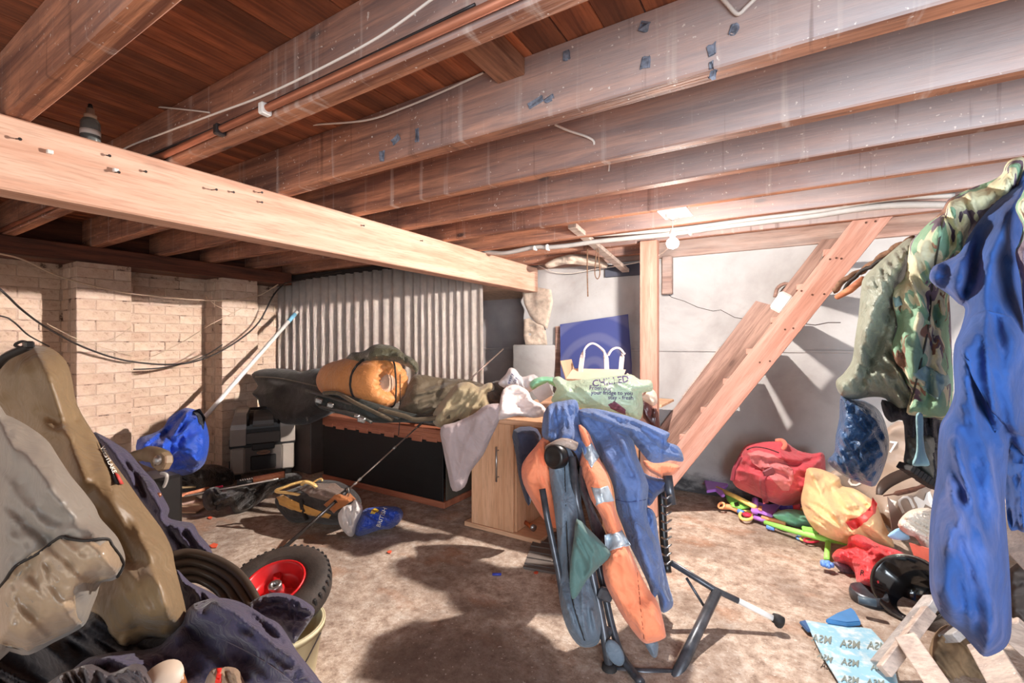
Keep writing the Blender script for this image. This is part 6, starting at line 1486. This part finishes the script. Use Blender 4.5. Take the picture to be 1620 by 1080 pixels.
# ------------------------------------------------------------------ floor clutter left
M['blk_shiny'] = m_cloth('black_shiny', srgb(30, 26, 24), rough=.3, fold=.7, fscale=24)
cl('black_bin_bag', 'black shiny plastic heap on the floor between the blue coat and the tool chest', 'bag',
   [(262, 770), (270, 750), (290, 740), (315, 735), (345, 735), (368, 745), (370, 765), (350, 775), (320, 778), (290, 778)], [(300, 760, 3.6), (360, 755, 3.9)], M['blk_shiny'], crumple=.02, thick=.14, R=18, folds=((15, 18, .05),), seed=121)
cl('black_rod_bag', 'long black rod bag lying on the floor in front of the tool chest', 'bag',
   [(322, 790), (340, 780), (365, 772), (395, 765), (425, 758), (450, 750), (470, 748), (478, 756), (455, 765), (438, 775), (425, 785), (410, 795), (395, 806), (372, 812), (362, 800), (345, 808), (335, 800)], [(340, 795, 3.2), (460, 755, 3.45)], M['blk_shiny'], crumple=.02, thick=.08, R=14, folds=((-25, 16, .035),), lines=(([(360, 790), (400, 775), (440, 765)], 4, .02),), seed=123)
cl('dark_tackle_bag', 'low dark tackle pouch with a metal clip at the left of the rod bag', 'bag',
   [(322, 778), (338, 770), (352, 775), (350, 795), (340, 806), (326, 806), (320, 792)], [(335, 790, 3.2)], m_cloth('dark_pouch', srgb(44, 36, 32)), thick=.06, R=9, folds=((60, 10, .02),), seed=124)
bn = empty('bait_knife', P(410, 758, 3.35), 'wooden handled landing tool lying on the black rod bag', 'tool')
tube_obj('handle', [P(375, 764, 3.2), P(402, 760, 3.25)], .022, 'black_rubber', bn)
tube_obj('shaft', [P(402, 759, 3.25), P(450, 750, 3.3)], .024, 'handle_w', bn)
for k in range(6): tube_obj('stitch', [P(380+k*3.6, 758.5-k*.6, 3.17), P(381.5+k*3.6, 760-k*.6, 3.165)], .004, 'white_plastic', bn, 6)
for i, (a, b_, r, mt, lab) in enumerate((((262, 790, 3.1), (330, 772, 3.35), .012, 'handle_w', 'short brown stick on the floor left of the rod bag'),
    ((290, 785, 3.2), (440, 757, 3.15), .005, 'white_plastic', 'thin white cane lying over the floor clutter'),
    ((275, 800, 3.05), (325, 790, 3.2), .010, 'old_wood', 'grey stick nearest the wheel on the floor at left'),
    ((262, 772, 3.3), (310, 770, 3.4), .008, 'olive_bag', 'olive tent pole piece lying by the black plastic heap'))):
    tag(tube_obj('stick', [P(*a), P(*b_)], r, mt, None, 8), lab, 'stick')
bm = bmnew(); tube(bm, [P(340, 771, 3.28), P(352, 769, 3.28)], .007, 8); tag(obj('float', bm, m_plain('float_pink', srgb(230, 50, 90), .4), None, True), 'tiny pink fishing float on the dark clutter at left', 'float')
flat('cardboard_scrap', [(268, 790), (305, 785), (330, 800), (310, 812), (275, 812)], .005, .01, M['card'], None, 'flat brown cardboard scrap on the floor left of the rod bag', 'card')
for (x, y, s, lab) in ((332, 819, 4, 'tiny orange leaf-like scrap on the floor below the rod bag'), (338, 863, 7, 'larger orange paper scrap on the floor beside the navy coverall'), (616, 873, 4, 'small red scrap on the floor right of the fishing rod'), (848, 906, 4, 'small red scrap on the floor below the ribbed mat')):
    flat('paper_scrap', [(x-s, y), (x, y-s*.6), (x+s, y-s*.3), (x+s*.6, y+s*.5), (x-s*.5, y+s*.5)], .002, .003, m_plain('scrap_orange', srgb(222, 92, 60), .7) if 'scrap_orange' not in bpy.data.materials else bpy.data.materials['scrap_orange'], None, lab, 'scrap')
tag(tube_obj('pen_cap', [PZ(779, 908, .006), PZ(793, 908, .006)], .007, m_plain('pen_blue', srgb(60, 70, 170), .4), None, 8), 'small blue pen cap alone on the bare floor in the middle', 'pen')
# backpack with hanger
bp = empty('backpack', P(500, 800, 3.0), 'black and ochre backpack lying on the floor under the yellow hanger', 'backpack')
c = Cloth([(435, 790), (445, 780), (465, 772), (500, 760), (530, 760), (550, 768), (565, 780), (572, 795), (566, 815), (545, 828), (520, 830), (490, 826), (462, 826), (448, 815), (438, 802)], [(445, 800, 3.05), (560, 800, 2.95)], thick=.15, R=22, folds=((10, 24, .02),), lines=(([(445, 790), (490, 808), (540, 815)], 4, -.02),), seed=131)
o_ = c.build('body', m_cloth('pack_black', srgb(42, 36, 34)), bp)
c.strip('ochre_panel', [(437, 786), (448, 782), (470, 794), (500, 806), (524, 814), (520, 820), (490, 815), (460, 806), (442, 798)], m_cloth('ochre', srgb(206, 154, 80)), o_, off=.006)
c.strip('grey_panel', [(470, 772), (500, 764), (530, 764), (545, 774), (530, 786), (515, 792), (490, 785)], m_cloth('pack_grey', srgb(112, 92, 80)), o_, off=.006)
c.strip('brown_panel', [(512, 798), (530, 782), (552, 778), (564, 790), (545, 800), (528, 812)], m_cloth('pack_brown', srgb(160, 96, 50)), o_, off=.008)
band(c, 'strap', [(476, 790), (478, 805), (486, 822)], 6, M['strap_blk'], .010, o_)
hg = empty('hanger', P(480, 770, 2.85), 'two pale yellow plastic hangers lying on the backpack', 'hanger')
M['hanger_y'] = m_plain('hanger_yellow', srgb(226, 186, 120), .35)
z0_ = c.front(np.array([470., 520.]), np.array([778., 785.]), .02)
dA = z0_[0]; 
bm = bmnew(); tube(bm, smoothpts([P(436, 777, dA), P(448, 771, dA), P(480, 762, dA+.02), P(505, 770, dA), P(522, 784, dA-.02), P(500, 787, dA-.02), P(460, 780, dA-.02)], 5, True), .009, 8, closed=True); obj('bar', bm, M['hanger_y'], hg, True)
bm = bmnew(); tube(bm, smoothpts([P(478, 766, dA-.02), P(484, 762, dA-.04), P(498, 768, dA-.04), P(505, 782, dA-.03)], 5), .012, 8); obj('bar', bm, M['hanger_y'], hg, True)
bm = bmnew(); tube(bm, smoothpts([P(492, 766, dA+.02), P(500, 760, dA+.02), P(508, 757, dA+.02), P(510, 761, dA+.02)], 5), .006, 8); obj('hook', bm, M['hanger_y'], hg, True)
# blue carrier bag with white towel
c = cl('blue_carrier', 'royal blue plastic bag with white and yellow print, on the floor beside the backpack', 'plastic bag',
   [(560, 838), (566, 820), (575, 806), (590, 802), (610, 800), (630, 802), (638, 812), (632, 826), (618, 836), (600, 838), (580, 845), (566, 848)], [(575, 825, 2.85), (625, 815, 2.9)], m_cloth('blue_film', srgb(26, 62, 158), rough=.3, fold=.7, fscale=26), thick=.10, R=14, folds=((30, 14, .02),), seed=133)
c.text('BRITISH', 604, 818, 9.5, M['white_ink'], c.o, ang=-70, off=.006)
c.strip('yellow_logo', [(585, 812), (588, 806), (594, 803), (600, 807), (593, 813)], m_plain('logo_yellow', srgb(226, 184, 60), .5), c.o, off=.006)
cl('white_towel', 'folded white and pale blue cloth poking out left of the blue plastic bag', 'cloth',
   [(535, 812), (542, 800), (555, 796), (563, 789), (573, 800), (572, 812), (564, 830), (560, 846), (552, 848), (542, 838), (536, 826)], [(553, 820, 2.80)], m_cloth('towel', srgb(214, 206, 202)), thick=.06, R=9, folds=((70, 10, .02),), lines=(([(560, 795), (552, 840)], 2.5, -.03),), seed=135)

# ------------------------------------------------------------------ cables and pipes
def cable(name, pts, r, mat, label, cat='cable', k=8, parent=None):
    bm = bmnew(); tube(bm, smoothpts(pts, k), r, 6); o = obj(name, bm, M[mat], parent, True)
    if parent is None: tag(o, label, cat)
    return o
pipe = empty('copper_pipe', (-1.0, .81, 1.92), 'copper water pipe clipped along the side of a joist, upper left', 'pipe')
bm = bmnew(); tube(bm, [(-4.5, .816, 1.916), (-2.0, .816, 1.918), (1.2, .816, 1.914)], .0115, 12); obj('pipe', bm, M['copper'], pipe, True)
for px in (417, 345, 900):
    q = PY(px, 172, .81); bm = bmnew(); bx(bm, (q.x-.012, .798, 1.898), (q.x+.012, .832, 1.934), .004); obj('clip', bm, M['white_plastic'] if px == 417 else M['dark_metal'], pipe)
cable('thin_pipe', [PY(100, 300, .826), Vector((-1.9, .826, 1.945)), Vector((-1.2, .826, 1.94)), Vector((-.6, .826, 1.945))], .004, 'dark_metal', 'thin dark wire running beside the copper pipe', 'wire')
cable('white_cable', [PY(160, 262, .80), PY(197, 235, .78), PY(260, 210, .78), PY(340, 180, .78), PY(415, 152, .78), PY(500, 112, .78), PY(600, 58, .78), PY(690, -6, .78)], .0035, 'white_cable', 'long white cable strung under the joists beside the copper pipe')
cable('white_cable', [PY(103, 153, .80), PY(160, 161, .80), PY(240, 168, .81), PY(300, 174, .82), PY(332, 178, .832)], .003, 'white_cable', 'short white cable above the clear bottle on the beam')
cable('white_cable', [PY(445, 202, 1.22), PY(500, 197, 1.22), PY(580, 190, 1.24), PY(640, 170, 1.26), PY(700, 145, 1.268), PY(765, 115, 1.27)], .004, 'white_cable', 'white cable sagging between the joists towards the wooden block')
cable('cable_stub', [PY(878, 197, 1.66), PY(898, 206, 1.67), PY(925, 215, 1.68), PY(938, 222, 1.695), PY(940, 229, 1.70)], .005, 'white_cable', 'short white cable stub entering the joist beyond the taped one')
cable('cable_stub', [PY(964, 260, 2.07), PY(963, 271, 2.07)], .005, 'white_cable', 'tiny white cable end under the third joist')
cable('cable_loop', [PY(1138, -8, 1.26), PY(1152, 8, 1.262), PY(1167, 22, 1.265), PY(1182, 10, 1.262), PY(1200, -8, 1.26)], .005, 'white_cable', 'white cable dipping in a V at the top edge, on the taped joist')
cable('cream_cable', [PX(-150, 372, -4.2), PX(-6, 400, -4.2), PX(40, 412, -4.2), PX(97, 438, -4.25), PX(183, 460, -4.3), PX(250, 469, -4.35), PX(323, 475, -4.36), PX(370, 474, -4.3), PX(410, 467, -4.3), PX(440, 450, -4.3)], .006, 'cream_cable', 'thick cream cable sagging across the top of the brick wall')
cable('black_cable', [PX(-150, 330, -4.0), PX(-6, 452, -4.0), PX(35, 490, -4.1), PX(77, 520, -4.2), PX(140, 552, -4.3), PX(210, 572, -4.34), PX(290, 575, -4.34), PX(350, 555, -4.32), PX(405, 515, -4.3), PX(432, 468, -4.25), PX(448, 450, -4.25)], .007, 'black_cable', 'thick black cable hanging in a deep curve over the brick wall')
cable('black_cable', [PX(211, 584, -4.38), PX(250, 582, -4.36), PX(290, 575, -4.35), PX(325, 562, -4.35), PX(352, 545, -4.34)], .005, 'black_cable', 'thin black cable ending midway on the wall below the deep curve')
cable('thin_wire', [PX(-150, 470, -4.1), PX(-6, 498, -4.1), PX(20, 508, -4.2), PX(45, 530, -4.3), PX(78, 548, -4.4)], .005, 'black_cable', 'thin black wire at the left edge above the olive holdall')
cable('thin_wire', [PX(75, 512, -4.3), PX(120, 535, -4.36), PX(165, 550, -4.36), PX(211, 563, -4.38)], .003, 'cream_cable', 'thin cream wire crossing the first brick pier')
cable('thin_wire', [PX(130, 540, -4.37), PX(170, 538, -4.37), PX(190, 530, -4.37), PX(208, 517, -4.37)], .003, 'cream_cable', 'short cream wire curling on the first brick pier')
cable('thin_wire', [PX(222, 570, -4.66), PX(250, 560, -4.66), PX(290, 540, -4.62), PX(330, 515, -4.4), PX(370, 494, -4.38), PX(405, 475, -4.36)], .003, 'cream_cable', 'thin wire rising to the right across the second brick pier')
cable('thin_wire', [PX(325, 466, -4.4), PX(340, 482, -4.38), PX(372, 496, -4.38)], .003, 'cream_cable', 'short thin wire looping on top of the second pier')
cable('black_cable', [PX(450, 448, -4.2), PX(470, 444, -4.0), PY(500, 437, 2.9), PY(540, 430, 2.92)], .006, 'black_cable', 'black cable running into the dark corner above the corrugated sheet')
for i, (pts, r, lab) in enumerate((
   ([PY(752, 394, 3.02), PY(775, 399, 3.0), PY(800, 400, 2.98), PY(844, 391, 2.98), PY(868, 391, 2.98), PY(900, 388, 2.98), PY(943, 382, 2.98), PY(1012, 375, 2.98), PY(1061, 370, 2.98), PY(1140, 359, 2.98), PY(1213, 350, 2.98), PY(1287, 341, 2.98), PY(1367, 329, 2.98), PY(1430, 324, 2.98), PY(1505, 324, 2.98)], .017, 'lower thick grey conduit running behind the bulb under the joists'),
   ([PY(940, 372, 2.96), PY(1000, 368, 2.96), PY(1080, 361, 2.96), PY(1200, 345, 2.96), PY(1290, 334, 2.96), PY(1363, 321, 2.96), PY(1430, 312, 2.96), PY(1510, 309, 2.96)], .013, 'upper grey conduit pressed against the pale joist'))):
    o = cable('conduit', pts, r, 'conduit', lab, 'conduit')
for px in (846, 866, 1092):
    q = PY(px, 391 if px < 1000 else 366, 2.97); bm = bmnew(); bx(bm, (q.x-.008, 2.955, q.z-.022), (q.x+.008, 3.0, 1.9), .003)
    tag(obj('conduit_clip', bm, M['white_plastic']), {846: 'white clip on the grey conduit, left of the batten, leftmost', 866: 'white clip on the grey conduit, second from the left', 1092: 'white clip on the grey conduit just right of the bulb'}[px], 'clip')
bm = bmnew(); beam(bm, PY(905, 357, 2.72), PY(990, 428, 3.80), .06, .03, bevel=.003)
tag(obj('pale_batten', bm, M['grey_wood']), 'pale batten slanting from the joists down to the back wall', 'timber')
cable('string', [PY(930, 372, 3.2), PY(929, 420, 3.2), PY(930, 469, 3.2)], .005, 'rope', 'brown string hanging straight down in front of the plaster', 'string')
cable('string', [PY(944, 383, 3.15), PY(943, 405, 3.15), PY(941, 432, 3.15), PY(945, 441, 3.15), PY(949, 432, 3.15), PY(947, 405, 3.15), PY(946, 386, 3.15)], .004, 'rope', 'looped brown string hanging from the pale batten', 'string')
cable('wall_cable', [PY(852, 420, 3.84), PY(875, 430, 3.82), PY(905, 432, 3.80), PY(940, 426, 3.76), PY(980, 420, 3.7), PY(1012, 414, 3.5), PY(1045, 402, 3.2), PY(1064, 385, 2.9)], .004, 'white_cable', 'thin white cable looping along the wall to behind the post')
bm = bmnew(); bx(bm, (PY(958, 420, 3.86).x, 3.84, PY(970, 438, 3.86).z), (PY(1012, 420, 3.86).x, 3.875, 1.86), .003)
tag(obj('dark_board', bm, m_plain('dk_slate', srgb(70, 72, 84), .7)), 'dark slate board at the top of the wall left of the post', 'board')
cl('debris_pile', 'dusty debris and insulation lying on top of the wall beside the batten', 'debris', [(862, 418), (880, 408), (905, 402), (930, 404), (955, 410), (960, 424), (930, 420), (895, 418), (870, 424)], [(910, 412, 3.86)], M['rubble'], thick=.03, R=6, folds=((10, 8, .02),), seed=141)

# bottle on the beam
q = PX(143, 214, -2.13); bo = empty('spray_bottle', (-2.13, q.y, 1.899), 'small clear plastic bottle with a black nozzle standing on the beam', 'bottle')
Mq = Matrix.Translation((-2.13, q.y, 1.900))
m, nt, b = newmat('bottle_plastic'); b.inputs['Base Color'].default_value = srgb(150, 154, 150); b.inputs['Roughness'].default_value = .2; b.inputs['Transmission Weight'].default_value = .6
bm = bmnew(); lathe(bm, [(0, 0), (.026, 0), (.028, .005), (.028, .075), (.022, .088), (.013, .092), (0, .092)], Mq, 20); obj('body', bm, m, bo, True)
bm = bmnew(); lathe(bm, [(0, .09), (.018, .09), (.018, .104), (.012, .106), (.011, .126), (.006, .128), (0, .128)], Mq, 16); obj('cap', bm, M['cream_cable'], bo, True)
bm = bmnew(); lathe(bm, [(0, .127), (.008, .127), (.006, .142), (0, .142)], Mq, 12); obj('nozzle', bm, M['black_pl'], bo, True)
bm = bmnew(); lathe(bm, [(.0285, .030), (.0287, .030), (.0287, .048), (.0285, .048)], Mq, 20); obj('label', bm, M['white_cable'], bo, True)

# scraps of tape and staples on the joists
M['tape'] = m_plain('grey_tape', srgb(112, 116, 128), .6, var=.5, scale=60)
JT = {1: 1.275, 2: 1.70}
TL = ['black rectangular tape piece, leftmost near the joist top', 'small torn star-like tape scrap highest on the wide joist', 'square tape piece with a pale dot below the star-like scrap',
 'grey tape piece furthest right on the wide joist', 'upper of three tape marks stacked vertically on the wide joist', 'smallest tape mark, middle of the vertical stack of three', 'long slanted grey tape smear in the middle of the joist',
 'short tape end touching the long slanted smear', 'hook shaped dark tape strip, rightmost of the lower left three', 'slanted torn tape between the hook shaped strip and the lowest one', 'lowest dark tape strip at the left of the wide joist', 'bottom tape mark of the vertical stack, on the joist edge']
for ti, (px, py, w_, h_, ang) in enumerate(((898, 87, 9, 14, 0), (1020, 43, 13, 12, .5), (1022, 98, 11, 16, .1), (1162, 47, 9, 13, .3), (1126, 79, 9, 16, 0), (1126, 103, 4, 9, 0), (849, 161, 22, 7, -.3), (870, 156, 14, 6, -.25), (660, 214, 5, 20, 0), (627, 220, 14, 9, -.4), (605, 247, 6, 15, 0), (1128, 118, 8, 12, .2))):
    p = PY(px, py, 1.2735); s = p.y/ky(px)/F_PX
    bm = bmnew(); bx(bm, (-w_*s*.6, -.002, -h_*s*.5), (w_*s*.45, .001, h_*s*.5), .0006, Matrix.Translation(p) @ Matrix.Rotation(ang, 4, 'Y'), jit=.005)
    o = obj('tape_scrap', bm, M['tape']); tag(o, TL[ti], 'tape', 'tape scraps on the wide joist')
